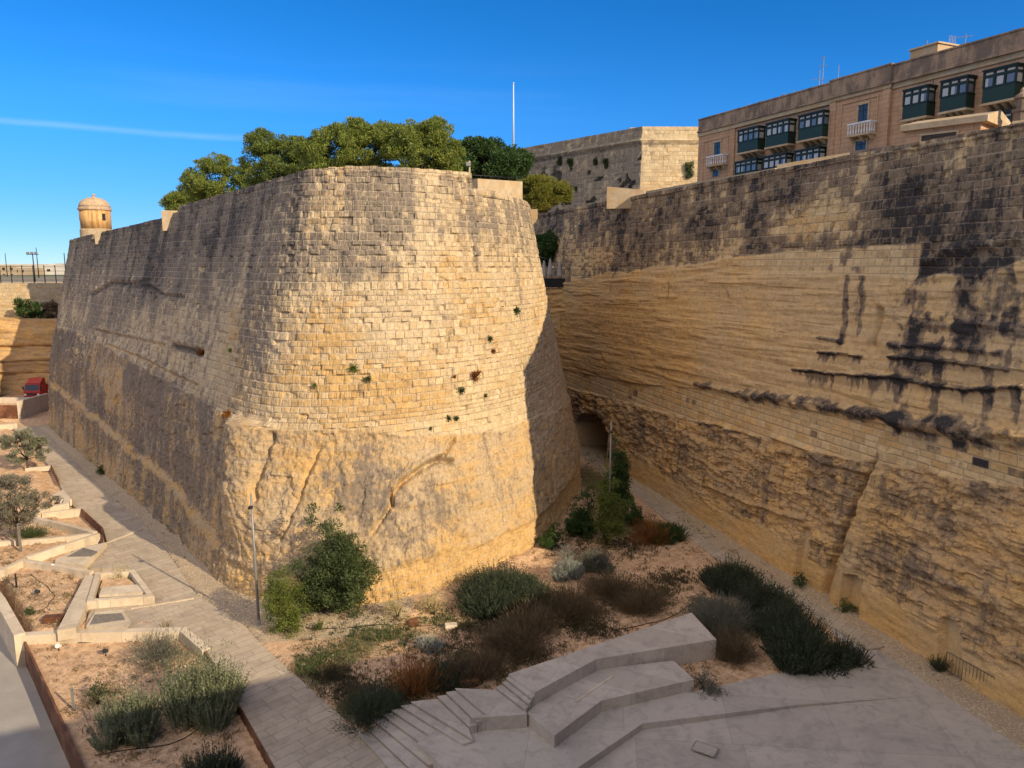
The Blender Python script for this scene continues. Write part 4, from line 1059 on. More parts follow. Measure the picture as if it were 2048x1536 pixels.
# beds further along the ditch
kerb('planter_wall', 'white planter box wall in the second bed under the olive trees', [(60, 1030), (98, 1013), (132, 1006), (134, 994)], 0.4, -0.1, 0.55, cat='planter wall')
kerb('stone_kerb', 'white stone seat block at the path edge above the uppermost bed', [(112, 992), (122, 986), (132, 1000)], 0.8, -0.1, 0.45)
kerb('steel_edging', 'dark steel edging of the bed beneath the pale olive tree', [(102, 930), (118, 962)], 0.08, -0.1, 0.35, mat=M_CORTEN, cat='steel edging')
kerb('stone_kerb', 'white kerb of the bed beneath the pale olive tree', [(50, 936), (102, 931)], 0.3, -0.1, 0.35)
kerb('stone_kerb', 'low white kerb across the farthest bed near the red lorry', [(-10, 850), (34, 846)], 0.6, -0.1, 0.6)
e = empty('corten_planter', (*G(20, 838), 0), 'dark red steel planter with a pale wall behind it in front of the red lorry', 'planter')
a, b = G(-30, 838), G(44, 836)
MB().box(a[0], b[0], a[1], a[1] + 0.15, -0.1, 1.75).build('front_panel', M_CORTEN, e)
MB().box(b[0] + 0.01, b[0] + 0.35, a[1] - 0.1, a[1] + 6, -0.1, 2.3).build('side_wall', M_KERB, e)
MB().box(a[0], b[0], a[1] + 3.0, a[1] + 3.4, -0.1, 2.2).build('back_wall', M_KERB, e)
MB().box(a[0], b[0], a[1] + 0.16, a[1] + 2.9, -0.1, 1.5).build('soil', M_SOIL, e)
# black gate by the lorry
gp = on_ground(58, 826)
e = empty('metal_gate', gp, 'low black metal gate across the path end near the red lorry', 'gate')
mm = MB(); mm.box(gp.x - 1.0, gp.x + 1.0, gp.y, gp.y + 0.05, gp.z + 0.1, gp.z + 0.2); mm.box(gp.x - 1.0, gp.x + 1.0, gp.y, gp.y + 0.05, gp.z + 1.2, gp.z + 1.3)
mm.box(gp.x - 1.0, gp.x - 0.94, gp.y + .005, gp.y + .045, gp.z + .2, gp.z + 1.2); mm.build('rail_frame', M_DARKM, e)
mm = MB()
for k in range(14): mm.box(gp.x - 0.98 + k * 0.15, gp.x - 0.93 + k * 0.15, gp.y + 0.01, gp.y + 0.04, gp.z + 0.2, gp.z + 1.2)
mm.build('bars', M_DARKM, e)
for s_ in (-1, 1): MB().box(gp.x + s_ * 1.06 - 0.05, gp.x + s_ * 1.06 + 0.05, gp.y - 0.03, gp.y + 0.08, gp.z - 0.1, gp.z + 1.4).build('post', M_DARKM, e)

# ------------------------------------------------------------------ red lorry (cab towards the ditch)
tp = on_ground(64, 804); tp.z = 0.0
e = empty('lorry', tp, 'red cab-over lorry parked in the shade at the far end of the ditch', 'lorry')
x0, y0 = tp.x, tp.y
def LB(a, b, c, d_, z0, z1): return (x0 + a, x0 + b, y0 + c, y0 + d_, z0, z1)
m = MB(); m.bbox(*LB(-1.15, 1.15, 0.12, 1.9, 0.75, 1.55), 0.04)
m.add([(x0 - 1.13, y0 + .14, 1.552), (x0 + 1.13, y0 + .14, 1.552), (x0 + 1.13, y0 + 1.9, 1.552), (x0 - 1.13, y0 + 1.9, 1.552), (x0 - 1.05, y0 + .42, 2.5), (x0 + 1.05, y0 + .42, 2.5), (x0 + 1.05, y0 + 1.85, 2.55), (x0 - 1.05, y0 + 1.85, 2.55)],
      [(0, 3, 2, 1), (4, 5, 6, 7), (0, 1, 5, 4), (1, 2, 6, 5), (2, 3, 7, 6), (3, 0, 4, 7)])
m.build('cab', M_RED, e)
m = MB(); m.add([(x0 - 1.0, y0 + .55, 2.56), (x0 + 1.0, y0 + .55, 2.56), (x0 + 1.0, y0 + 1.85, 2.56), (x0 - 1.0, y0 + 1.85, 2.56), (x0 - .95, y0 + 1.4, 3.2), (x0 + .95, y0 + 1.4, 3.2), (x0 + .95, y0 + 1.85, 3.25), (x0 - .95, y0 + 1.85, 3.25)], [(0, 3, 2, 1), (4, 5, 6, 7), (0, 1, 5, 4), (1, 2, 6, 5), (2, 3, 7, 6), (3, 0, 4, 7)])
m.build('roof_fairing', M_RED, e)
m = MB(); m.add([(x0 - .98, y0 + .145, 1.62), (x0 + .98, y0 + .145, 1.62), (x0 + .94, y0 + .375, 2.42), (x0 - .94, y0 + .375, 2.42), (x0 - .98, y0 + .2, 1.62), (x0 + .98, y0 + .2, 1.62), (x0 + .94, y0 + .43, 2.42), (x0 - .94, y0 + .43, 2.42)], [(0, 1, 2, 3), (7, 6, 5, 4), (0, 4, 5, 1), (1, 5, 6, 2), (2, 6, 7, 3), (3, 7, 4, 0)])
m.build('windscreen', M_GLASSD, e)
MB().bbox(*LB(-1.12, 1.12, 0.0, 0.2, 0.38, 0.74), 0.04).build('bumper', M_DARKM, e)
MB().box(*LB(-0.75, 0.75, 0.09, 0.13, 0.95, 1.25)).build('grille', M_DARKM, e)
for s_ in (-1, 1):
    MB().bbox(*LB(s_ * 0.92 - 0.17, s_ * 0.92 + 0.17, 0.085, 0.13, 0.92, 1.15), 0.02).build('headlight', M_WHITE, e)
    MB().bbox(*LB(s_ * 1.28 - 0.1, s_ * 1.28 + 0.1, 0.3, 0.36, 1.7, 2.2), 0.02).build('mirror', M_DARKM, e)
    for yy in (1.0, 5.2):
        mt = MB(); R_ = Matrix.Translation((x0 + s_ * 0.95, y0 + yy, 0.48)) @ Matrix.Rotation(math.pi / 2, 4, 'Y')
        tmp = MB().lathe([(0.30, -0.14), (0.46, -0.14), (0.48, -0.1), (0.48, 0.1), (0.46, 0.14), (0.30, 0.14)], 20)
        mt.add([R_ @ Vector(p) for p in tmp.v], tmp.f); wh = mt.build('wheel', M_BLACKR, e)
MB().bbox(*LB(-1.2, 1.2, 2.0, 6.6, 0.8, 1.0), 0.02).build('flatbed', M_DARKM, e)
MB().bbox(*LB(-1.2, 1.2, 2.0, 2.1, 1.0, 2.3), 0.02).build('headboard', M_RED, e)

# ------------------------------------------------------------------ lamp posts, stakes, barrier
def lamp_post(px, py, h, label, tilt=0.0):
    b = on_ground(px, py)
    e = empty('lamp_post', b, label, 'lamp post', 'slim grey lamp posts in the ditch')
    tx = b.x + tilt * h
    MB().tube([b, (b.x + tilt * h * .5, b.y, b.z + h * .5), (tx, b.y, b.z + h)], [0.075, 0.065, 0.05], 10).build('pole', M_GREYM, e, True)
    MB().lathe([(0.13, 0), (0.13, 0.04), (0.09, 0.06), (0.085, 0.35), (0.075, 0.37)], 14, b).build('base_plate', M_GREYM, e)
    MB().bbox(tx - 0.09, tx + 0.09, b.y - 0.30, b.y - 0.03, b.z + h - 0.75, b.z + h - 0.62, 0.02).build('lamp_head', M_DARKM, e)
    return e
lamp_post(518, 1251, 7.3, 'slim grey lamp post standing by the path in front of the rock corner', -0.006)
lamp_post(1217, 1064, 7.9, 'slim grey lamp post rising from dark shrubs near the tunnel mouth', 0.004)
def stake(px, py, h, label, mat=M_WOOD, r=0.05):
    b = on_ground(px, py)
    e = empty('timber_stake', b, label, 'stake')
    MB().bbox(b.x - r, b.x + r, b.y - r, b.y + r, b.z - 0.2, b.z + h, 0.01).build('post', mat, e)
    MB().tube([(b.x, b.y - r, b.z + h * .93), (b.x + .25, b.y - r - .02, b.z + h * .96), (b.x + .5, b.y, b.z + h * .9)], 0.012, 5).build('tie', M_DARKM, e)
stake(42, 1104, 2.0, 'pale timber stake beside the dull olive tree', M_WOOD, 0.06)
stake(148, 1424, 1.15, 'short grey stake leaning in the rosemary bed', M_GREYM, 0.04)
stake(40, 1236, 0.9, 'dark short stake in the largest soil bed near the ramp wall', M_DARKM, 0.035)
def barrier():
    a, b = Vector((*G(1893, 1352, 0.5), 0)), Vector((*G(1985, 1405, 0.5), 0))
    d = (b - a); L = 2.35; d.normalize(); n = Vector((-d.y, d.x, 0)); z = 0.55
    a = b - d * L
    e = empty('crowd_barrier', ((a.x + b.x) / 2, (a.y + b.y) / 2, z), 'rusty tubular crowd barrier standing along the rampart foot', 'crowd barrier')
    p = lambda t, h: a + d * (t * L) + Vector((0, 0, z + h))
    fr = MB(); c = 0.12
    fr.tube([p(0, .02), p(0, 1.1 - c), p(0.012, 1.1 - c * .3), p(0.05, 1.1), p(0.95, 1.1), p(0.988, 1.1 - c * .3), p(1, 1.1 - c), p(1, .02)], 0.024, 8)
    fr.tube([p(0, .22), p(1, .22)], 0.02, 8); fr.build('frame', M_RUSTM, e, True)
    br = MB()
    for k in range(1, 14): br.tube([p(k / 14, .22), p(k / 14, 1.09)], 0.011, 6)
    br.build('bars', M_RUSTM, e, True)
    for t in (0.12, 0.88):
        q = p(t, 0); MB().tube([q - n * 0.28, q - n * 0.2 + Vector((0, 0, .04)), q + Vector((0, 0, .22)), q + n * 0.2 + Vector((0, 0, .04)), q + n * 0.28], 0.016, 6).build('foot', M_RUSTM, e, True)
barrier()
# ------------------------------------------------------------------ earth fill and furnishings of the bastion
cap = [(-48.5, 110), (-57, 101.5), (-56.4, 100.6), (-20, 59.5), (-14, 52), (-8.6, 51.4), (-5.2, 53), (-1.5, 57), (-0.4, 63), (-1, 73), (-4, 86)]
MB().prism([(x * KB, y * KB) for x, y in cap], 19.0, 22.4).build('fill', M_SOIL, bastion)
def on_bast_top(px, Y, z=23.0): 
    d = ray(px, 400); return Vector((d[0] / d[1] * Y, Y, z))
def parapet_block(px0, px1, pyt, pyb, w, label_name='parapet_block'):
    p, n = bw.point((px0 + px1) / 2, pyb); q, _ = bw.point(px1, pyb); r, _ = bw.point(px0, pyb)
    zt = AY((px0 + px1) / 2, pyt, p.y)[2]; zb_ = AY((px0 + px1) / 2, pyb, p.y)[2]
    L = (px1 - px0) / F_PX * p.y
    M = Matrix.Translation((p.x, p.y, 0)) @ Matrix.Rotation(math.radians(12), 4, 'Z')
    MB().bbox(-L / 2, L / 2, 0.0, w, zb_ - 0.8, zt, 0.05, M).build(label_name, M_STONE, bastion)
parapet_block(326, 356, 421, 443, 2.0)
parapet_block(184, 206, 457, 474, 2.0)
# sunlit inner parapet behind the lower right part of the prow
pa = AY(946, 352, 56.0); pb = AY(1036, 362, 60.0)
MB().strip([(pa[0], pa[1]), (pb[0], pb[1])], 0.9, 22.5, [AY(946, 358, 56)[2], AY(1036, 364, 60)[2]]).build('inner_parapet', M_STONE, bastion)
# masonry bracket jutting from the far shoulder
q = AY(1066, 452, 66.0)
MB().prism([(q[0] - 1.6, 65.4), (q[0] + 0.36, 65.0), (q[0] + 0.36, 67.0), (q[0] - 1.6, 67.4)], AY(1066, 440, 66)[2], AY(1066, 420, 66)[2]).build('corbelled_box', M_STONE, bastion)
m = MB(); zt = AY(1066, 440, 66)[2] - 0.003; zl = AY(1066, 458, 66)[2]
m.add([(q[0] - 1.6, 65.4, zl), (q[0] - 0.3, 65.1, zl), (q[0] - 0.3, 67.1, zl), (q[0] - 1.6, 67.4, zl), (q[0] - 1.6, 65.4, zt), (q[0] + 0.34, 65.02, zt), (q[0] + 0.34, 66.98, zt), (q[0] - 1.6, 67.38, zt)], [(0, 3, 2, 1), (4, 5, 6, 7), (0, 1, 5, 4), (1, 2, 6, 5), (2, 3, 7, 6), (3, 0, 4, 7)])
m.build('corbel', M_STONE, bastion)
# camera post and railing on the prow
b = Vector(AY(939, 352, 55.5))
e = empty('camera_post', (b.x, b.y, 23.0), 'short pale post with a floodlight on the bastion parapet by the trees', 'post')
MB().tube([(b.x, b.y, 23.0), (b.x, b.y, AY(939, 322, 55.5)[2])], 0.07, 8).build('pole', M_STONE, e, True)
zt = AY(939, 324, 55.5)[2]; MB().bbox(b.x - .22, b.x + .1, b.y - .3, b.y - .05, zt - .3, zt - .05, .03).build('floodlight', M_GREYM, e)
ra, rb_ = Vector(AY(942, 350, 57)), Vector(AY(1034, 356, 62))
e = empty('railing', (ra.x, ra.y, 24.0), 'thin dark metal railing on the bastion below the dark green tree', 'railing')
m = MB()
for h in (0, -0.45): m.tube([ra + Vector((0, 0, h)), rb_ + Vector((0, 0, h))], 0.03, 6)
m.build('rail', M_DARKM, e, True)
for k in range(6):
    p = ra.lerp(rb_, k / 5); MB().tube([(p.x, p.y, 23.0), p], 0.03, 6).build('post', M_DARKM, e, True)

# ------------------------------------------------------------------ sentry box at the far corner of the bastion
sb = AY(177, 462, 103.0)
M_SENTRY = wall_material('sentry box plaster', (0.62, 0.42, 0.20), (0.60, 0.33, 0.11), (0.25, 0.17, 0.10), (0.05, 0.04, 0.03), (0.5, 0.36, 0.2), (0.47, 0.33, 0.18), 1.1, 0.55, 0.5, 0.03)
def sentry_mat():
    t = NT('stained orange plaster', 0.92, 0.2); P = t.pos()
    n2 = t.noise(t.mapv(P, (3.2, 3.2, 0.10)), 1.0, 5, 0.6); n1 = t.noise(P, 2.0, 5, 0.65)
    c = t.mix(t.step(n2, 0.42, 0.60), (0.60, 0.36, 0.14), (0.36, 0.185, 0.065))
    c = t.mix(t.mul(t.step(n1, 0.45, 0.7), 0.5), c, (0.62, 0.47, 0.27))
    return t.out(c, t.bump(n1, 0.4, 0.05))
def dome_mat():
    t = NT('weathered dome stone', 0.92, 0.2); P = t.pos()
    n1 = t.noise(P, 2.5, 5, 0.65)
    c = t.mix(t.step(n1, 0.35, 0.65), (0.55, 0.40, 0.25), (0.36, 0.26, 0.17))
    return t.out(c, t.bump(n1, 0.5, 0.06))
M_SENT, M_DOME = sentry_mat(), dome_mat()
kx = 103.0 / F_PX
rs = 29.0 * kx
zof = lambda py: AY(177, py, 103.0)[2]
e = empty('sentry_box', (sb[0], 103.0 + rs, zof(470)), 'round domed sentry box on the far corner of the bastion', 'sentry box')
c = (sb[0], 103.0 + rs, 0)
MB().lathe([(rs * 1.02, zof(500)), (rs * 1.02, zof(459)), (rs * 0.99, zof(457))], 32, c).build('base', M_STONE, e, False)
MB().lathe([(rs * 0.95, zof(457)), (rs * 0.97, zof(420))], 36, c).build('drum', M_SENT, e, True)
MB().lathe([(rs * 0.97, zof(420)), (rs * 1.05, zof(418.5)), (rs * 1.06, zof(415.5)), (rs * 1.0, zof(414.5)), (rs * 0.99, zof(412))], 36, c).build('cornice', M_DOME, e)
pr = [(rs * 0.98 * math.cos(a), zof(412) + (zof(391.5) - zof(412)) * math.sin(a)) for a in [k * math.pi / 2 / 12 for k in range(12)]] + [(rs * 0.09, zof(391.6))]
MB().lathe(pr, 36, c).build('dome', M_DOME, e, True)
MB().lathe([(rs * 0.13, zof(392.5)), (rs * 0.10, zof(390.5)), (rs * 0.05, zof(389.5)), (rs * 0.12, zof(388)), (rs * 0.13, zof(387)), (rs * 0.09, zof(385.5)), (rs * 0.03, zof(384.6))], 14, c).build('finial', M_STONE, e, True)
for ang in (math.radians(198), math.radians(330)):
    M = Matrix.Translation(c) @ Matrix.Rotation(ang, 4, 'Z')
    MB().box(rs * 0.90, rs * 0.975, -0.22, 0.22, zof(440), zof(426), M).build('window', M_DARKM, e)

# ------------------------------------------------------------------ cross wall and cafe terrace in the re-entrant corner
cw = plain_wall([(-0.6, [(7.5, 84.6), (-8, 88.5)]), (17.0, [(7.5, 85.2), (-8, 89.2)])], 16.6, 0.16, 0.14, 301, 0.05, 0.45, rockz=40.0)
cw.pl[:] = 0.7; cw.St = 0.02 + 0.25 * (fbm(cw.S / 1.5, cw.Z / 5, 4, 311) - 0.5) + 0.25 * sstep(13.5, 16, cw.Z)
tag(cw.build('cross_wall', M_RAMP, None, 14.0, 0.4), 'short shaded rock wall closing the corner below the cafe terrace', 'wall')
ZT = 16.62
def terr(px, Y): d = ray(px, 560); return Vector((d[0] / d[1] * Y, Y, ZT))
def parasol(px, Y, h, label):
    b = terr(px, Y)
    e = empty('parasol', b, label, 'parasol', 'closed white parasols on the cafe terrace')
    MB().tube([b, b + Vector((0, 0, h))], 0.04, 8).build('pole', M_GREYM, e, True)
    MB().lathe([(0.05, h), (0.12, h - .15), (0.22, h - .9), (0.34, h - 1.7), (0.30, h - 1.95), (0.12, h - 2.0)], 10, b).build('canopy', M_CANVAS, e)
    MB().lathe([(0.3, 0), (0.3, 0.06), (0.06, 0.1)], 12, b).build('base', M_DARKM, e)
parasol(1119, 87.0, 3.1, 'closed white parasol at the open end of the cafe terrace')
parasol(1100, 88.5, 3.3, 'closed grey-white parasol behind the terrace lamp')
parasol(1088, 89.5, 3.1, 'closed white parasol closest to the bastion edge')
def marquee():
    b = terr(1104, 92.0)
    e = empty('awning', b, 'pale sloping awning under the dark terrace tree', 'awning')
    m = MB(); m.add([b + Vector(p) for p in ((-1.6, -1, 3.6), (1.9, -1, 2.3), (1.9, 1.2, 2.3), (-1.6, 1.2, 3.6), (-1.6, -1, 3.55), (1.9, -1, 2.25), (1.9, 1.2, 2.25), (-1.6, 1.2, 3.55))], [(0, 1, 2, 3), (7, 6, 5, 4), (0, 4, 5, 1), (1, 5, 6, 2), (2, 6, 7, 3), (3, 7, 4, 0)])
    m.build('canvas', M_CANVAS, e)
    for sx, h in ((-1.5, 3.5), (1.8, 2.25)): MB().tube([b + Vector((sx, -.9, 0)), b + Vector((sx, -.9, h))], 0.05, 6).build('post', M_DARKM, e, True)
marquee()
ga, gb = terr(1085, 86.0), terr(1132, 85.6)
e = empty('balustrade', ga, 'dark glazed balustrade along the edge of the cafe terrace', 'balustrade')
m = MB(); m.strip([(ga.x, ga.y), (gb.x, gb.y)], 0.03, ZT + 0.05, ZT + 1.0); m.build('glass_panel', M_GLASSD, e)
m = MB(); m.strip([(ga.x, ga.y), (gb.x, gb.y)], 0.07, ZT + 1.001, ZT + 1.06); m.build('handrail', M_DARKM, e)
for k in range(5):
    p = ga.lerp(gb, k / 4); MB().tube([(p.x, p.y + .05, ZT - .1), (p.x, p.y + .05, ZT + 1.0)], 0.03, 6).build('post', M_DARKM, e, True)
lb = terr(1106, 86.8)
e = empty('lamp_post', lb, 'small terrace lamp post with a round white head between parasols', 'lamp post')
MB().tube([lb, lb + Vector((0, 0, 2.2))], 0.04, 8).build('pole', M_GREYM, e, True)
MB().lathe([(0.03, 2.18), (0.12, 2.22), (0.14, 2.32), (0.06, 2.42)], 12, lb).build('lamp_head', M_WHITE, e, True)
# dark terrace wall behind
tag(MB().box(9, 10, 100, 101, 0, 1).build('step', M_STONE), None) if False else None
m = MB(); m.prism([(-12, 101), (8, 97.5), (8, 98.5), (-12, 102)], 10, 23.5)
tag(m.build('terrace_wall', M_FAR), 'dark shaded wall behind the terrace tree', 'wall')

# ------------------------------------------------------------------ cavalier with two faces
CV = AY(1285, 253, 110.0)
cz = CV[2]
c0 = (CV[0] - 0.65 * 42, CV[1] + 0.76 * 42); c2 = (CV[0] + 34, CV[1] + 1.0)
def cav(o): return [(c0[0] + o * -.76, c0[1] - o * .65), (CV[0] - 0.4 * o, CV[1] - 1.0 * o), (CV[0] + 0.02, CV[1] - o), (c2[0], c2[1] - o)]
cvw = plain_wall([(20, cav(1.6)), (39.5, cav(0.0))], cz, 0.30, 0.28, 321, 0.10, 0.25, ero=0.15, zbot=20.0)
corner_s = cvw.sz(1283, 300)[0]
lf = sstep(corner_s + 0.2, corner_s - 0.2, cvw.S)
cvw.St = cvw.St + 0.45 * lf + 0.06  # face turned from the sun painted darker, shade put into its colour
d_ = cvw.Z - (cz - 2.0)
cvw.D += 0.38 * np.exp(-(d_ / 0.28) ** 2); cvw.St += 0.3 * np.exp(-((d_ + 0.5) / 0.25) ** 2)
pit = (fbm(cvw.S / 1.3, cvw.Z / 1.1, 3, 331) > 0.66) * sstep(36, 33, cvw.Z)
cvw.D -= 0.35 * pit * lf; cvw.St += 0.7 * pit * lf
cavalier = empty('cavalier', (CV[0], CV[1], 20), 'massive square-cornered stone cavalier behind the trees, one face sunlit', 'fortification')
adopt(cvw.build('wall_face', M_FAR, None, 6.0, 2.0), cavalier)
MB().prism([(CV[0] - 1, CV[1] + 5), (CV[0] + 6, CV[1] + 5), (CV[0] + 6, CV[1] + 9), (CV[0] - 1, CV[1] + 9)], cz - 1, cz + 0.75).build('roof_block', M_STONE, cavalier)
# flagpole
fp = AY(1027, 300, 126.0); ft = AY(1027, 168, 126.0)
e = empty('flagpole', (fp[0], fp[1], 37.0), 'tall bare white flagpole on the cavalier against the sky', 'flagpole')
MB().tube([(fp[0], fp[1], 37.0), (ft[0], ft[1], ft[2])], [0.16, 0.07], 10).build('pole', M_WHITE, e, True)
MB().lathe([(0.02, 0), (0.12, .1), (0.12, .2), (0.02, .3)], 10, (ft[0], ft[1], ft[2] - 0.02)).build('truck_cap', M_WHITE, e, True)
MB().lathe([(0.45, -0.5), (0.45, 0.25), (0.3, 0.4)], 12, (fp[0], fp[1], fp[2])).build('base', M_STONE, e)

# ------------------------------------------------------------------ long terrace building with green timber balconies
def facade_mat():
    t = NT('pinkish facade stone', 0.9, 0.2); P = t.pos()
    q = t.sep(P); al = t.add(t.mul(q[0], 0.405), t.mul(q[1], -0.914))
    b, d, b2 = bricks(t, al, q[2], 0.9, 0.36)
    n1 = t.noise(P, 0.5, 5, 0.6); n2 = t.noise(t.mapv(P, (1.2, 1.2, 0.25)), 1.0, 5, 0.65); n3 = t.noise(P, 6, 4, 0.6)
    c = t.mix(t.add(t.mul(b2, 0.4), t.mul(n1, 0.6)), (0.52, 0.335, 0.205), (0.44, 0.265, 0.155))
    k = t.add(0.82, t.add(t.mul(b, 0.12), t.mul(n3, 0.22))); c = t.mix(1.0, c, t.comb(k, k, k), 'MULTIPLY')
    c = t.mix(t.mul(t.step(n2, 0.52, 0.75), 0.4), c, (0.20, 0.135, 0.095))
    c = t.mix(t.mul(t.sub(1.0, t.step(d, 0.008, 0.03)), 0.5), c, (0.22, 0.14, 0.09))
    return t.out(c, t.bump(t.add(t.step(d, 0, .03), t.mul(n3, .5)), 0.5, 0.03))
M_FAC = facade_mat()
def weathered():
    t = NT('weathered roof parapet', 0.92, 0.2); P = t.pos()
    n2 = t.noise(t.mapv(P, (1.0, 1.0, 0.5)), 1.0, 6, 0.68); n3 = t.noise(P, 5, 4, 0.6)
    c = t.mix(t.step(n2, 0.38, 0.62), (0.36, 0.255, 0.17), (0.17, 0.13, 0.10)); c = t.mix(t.mul(t.step(n3, 0.5, 0.75), 0.4), c, (0.08, 0.065, 0.055))
    return t.out(c, t.bump(n3, 0.4, 0.04))
M_PARA = weathered()
M_GREEN = flat('dark green timber', (0.008, 0.036, 0.024), 0.5, 0.4, 0, 0.3, 3)
M_GREEN2 = flat('dark green frame', (0.006, 0.019, 0.015), 0.5, 0.4, 0, 0.2, 3)
def pane_mat():
    t = NT('window panes', 0.12, 0.6); P = t.pos()
    w_ = t.n.new('ShaderNodeTexWhiteNoise'); q = t.sep(P)
    al = t.math('FLOOR', t.mul(t.add(t.mul(q[0], 0.405), t.mul(q[1], -0.914)), 1.6))
    t.put(w_.inputs['Vector'], t.comb(al, 0, 0))
    c = t.mix(t.step(w_.outputs['Value'], 0.45, 0.55), (0.12, 0.15, 0.19), (0.42, 0.42, 0.38))
    return t.out(c)
M_PANE = pane_mat()
M_TRANS = flat('white transom panes', (0.55, 0.53, 0.47), 0.4, 0.3)
FP1 = Vector((17.25, 71.6)) * 1.2; FD = Vector((29.0 - 17.25, 45.0 - 71.6)).normalized(); FN = Vector((-FD.y * -1, FD.x * -1))
FN = Vector((FD.y, -FD.x)); 
if FN.dot(-FP1) < 0: FN = -FN
def fac_sz(px, py, off=0.0):
    d = ray(px, py); p0 = FP1 + FN * off
    # (d.xy*t - p0).FN = 0
    t = p0.dot(FN) / (d[0] * FN.x + d[1] * FN.y)
    q = Vector((d[0] * t, d[1] * t)) - p0
    return q.dot(FD), CAM_Z + d[2] * t
def FW(s, o): p = FP1 + FD * s + FN * o; return (p.x, p.y)
FM = Matrix(((FD.x, FN.x, 0, FP1.x), (FD.y, FN.y, 0, FP1.y), (0, 0, 1, 0), (0, 0, 0, 1)))   # local: s along, o outwards, z
bld = empty('terrace_building', (*FW(14, -4), 20), 'long reddish stone building with dark green enclosed balconies above the rampart', 'building')
zt0 = fac_sz(1402, 240)[1]; zt1 = fac_sz(2040, 64)[1]
zt_b = (zt0 + zt1) / 2
S_END = 46.0
s_p0 = fac_sz(1662, 250)[0]; s_p1 = fac_sz(1783, 220)[0]
# wall bays: ordinary facade, projecting pavilion, end bay
def facade_block(s0, s1, o, name='wall'):
    MB().box(s0, s1, -11, o, 19.0, zt_b - 1.35, FM).build(name, M_FAC, bld)
s_e0 = fac_sz(1470, 300)[0]
facade_block(0.0, s_e0 - 0.003, 0.14); facade_block(s_e0, s_p0 - 0.003, 0.0); facade_block(s_p0, s_p1 - 0.003, 0.22); facade_block(s_p1, S_END, 0.0)
m = MB(); m.box(-0.12, s_p0 - .05, -11.1, 0.34, zt_b - 1.348, zt_b - 1.17, FM); m.box(s_p0 - .047, s_p1 + .047, -11.1, 0.52, zt_b - 1.348, zt_b - 1.17, FM); m.box(s_p1 + .05, S_END, -11.1, 0.34, zt_b - 1.348, zt_b - 1.17, FM)
m.box(-0.06, s_p0 - .05, -11.05, 0.24, zt_b - 1.75, zt_b - 1.352, FM) if False else None
m.build('cornice', M_PARA, bld)
m = MB(); m.box(-0.05, s_p0 - .05, 0.145, 0.22, zt_b - 1.75, zt_b - 1.353, FM); m.box(s_p1 + .05, S_END, 0.002, 0.12, zt_b - 1.75, zt_b - 1.353, FM); m.box(s_p0 - .047, s_p1 + .047, 0.223, 0.36, zt_b - 1.65, zt_b - 1.3525, FM); m.build('frieze', M_STONE, bld)
m = MB(); m.box(-0.05, s_p0 - .02, -0.3, 0.20, zt_b - 1.167, zt_b, FM); m.box(s_p0 - .017, s_p1 + .017, -0.3, 0.40, zt_b - 1.167, zt_b + 0.10, FM); m.box(s_p1 + .02, S_END, -0.3, 0.20, zt_b - 1.167, zt_b + 0.02, FM)
m.build('roof_parapet', M_PARA, bld)
m = MB()
for (a, b, o, dz) in [(-0.09, s_p0 - .06, 0.27, 0), (s_p0 - .057, s_p1 + .057, 0.47, 0.10), (s_p1 + .06, S_END, 0.27, 0.02)]: m.box(a, b, -0.34, o, zt_b + dz + .002, zt_b + dz + 0.12, FM)
m.build('coping', M_PARA, bld)
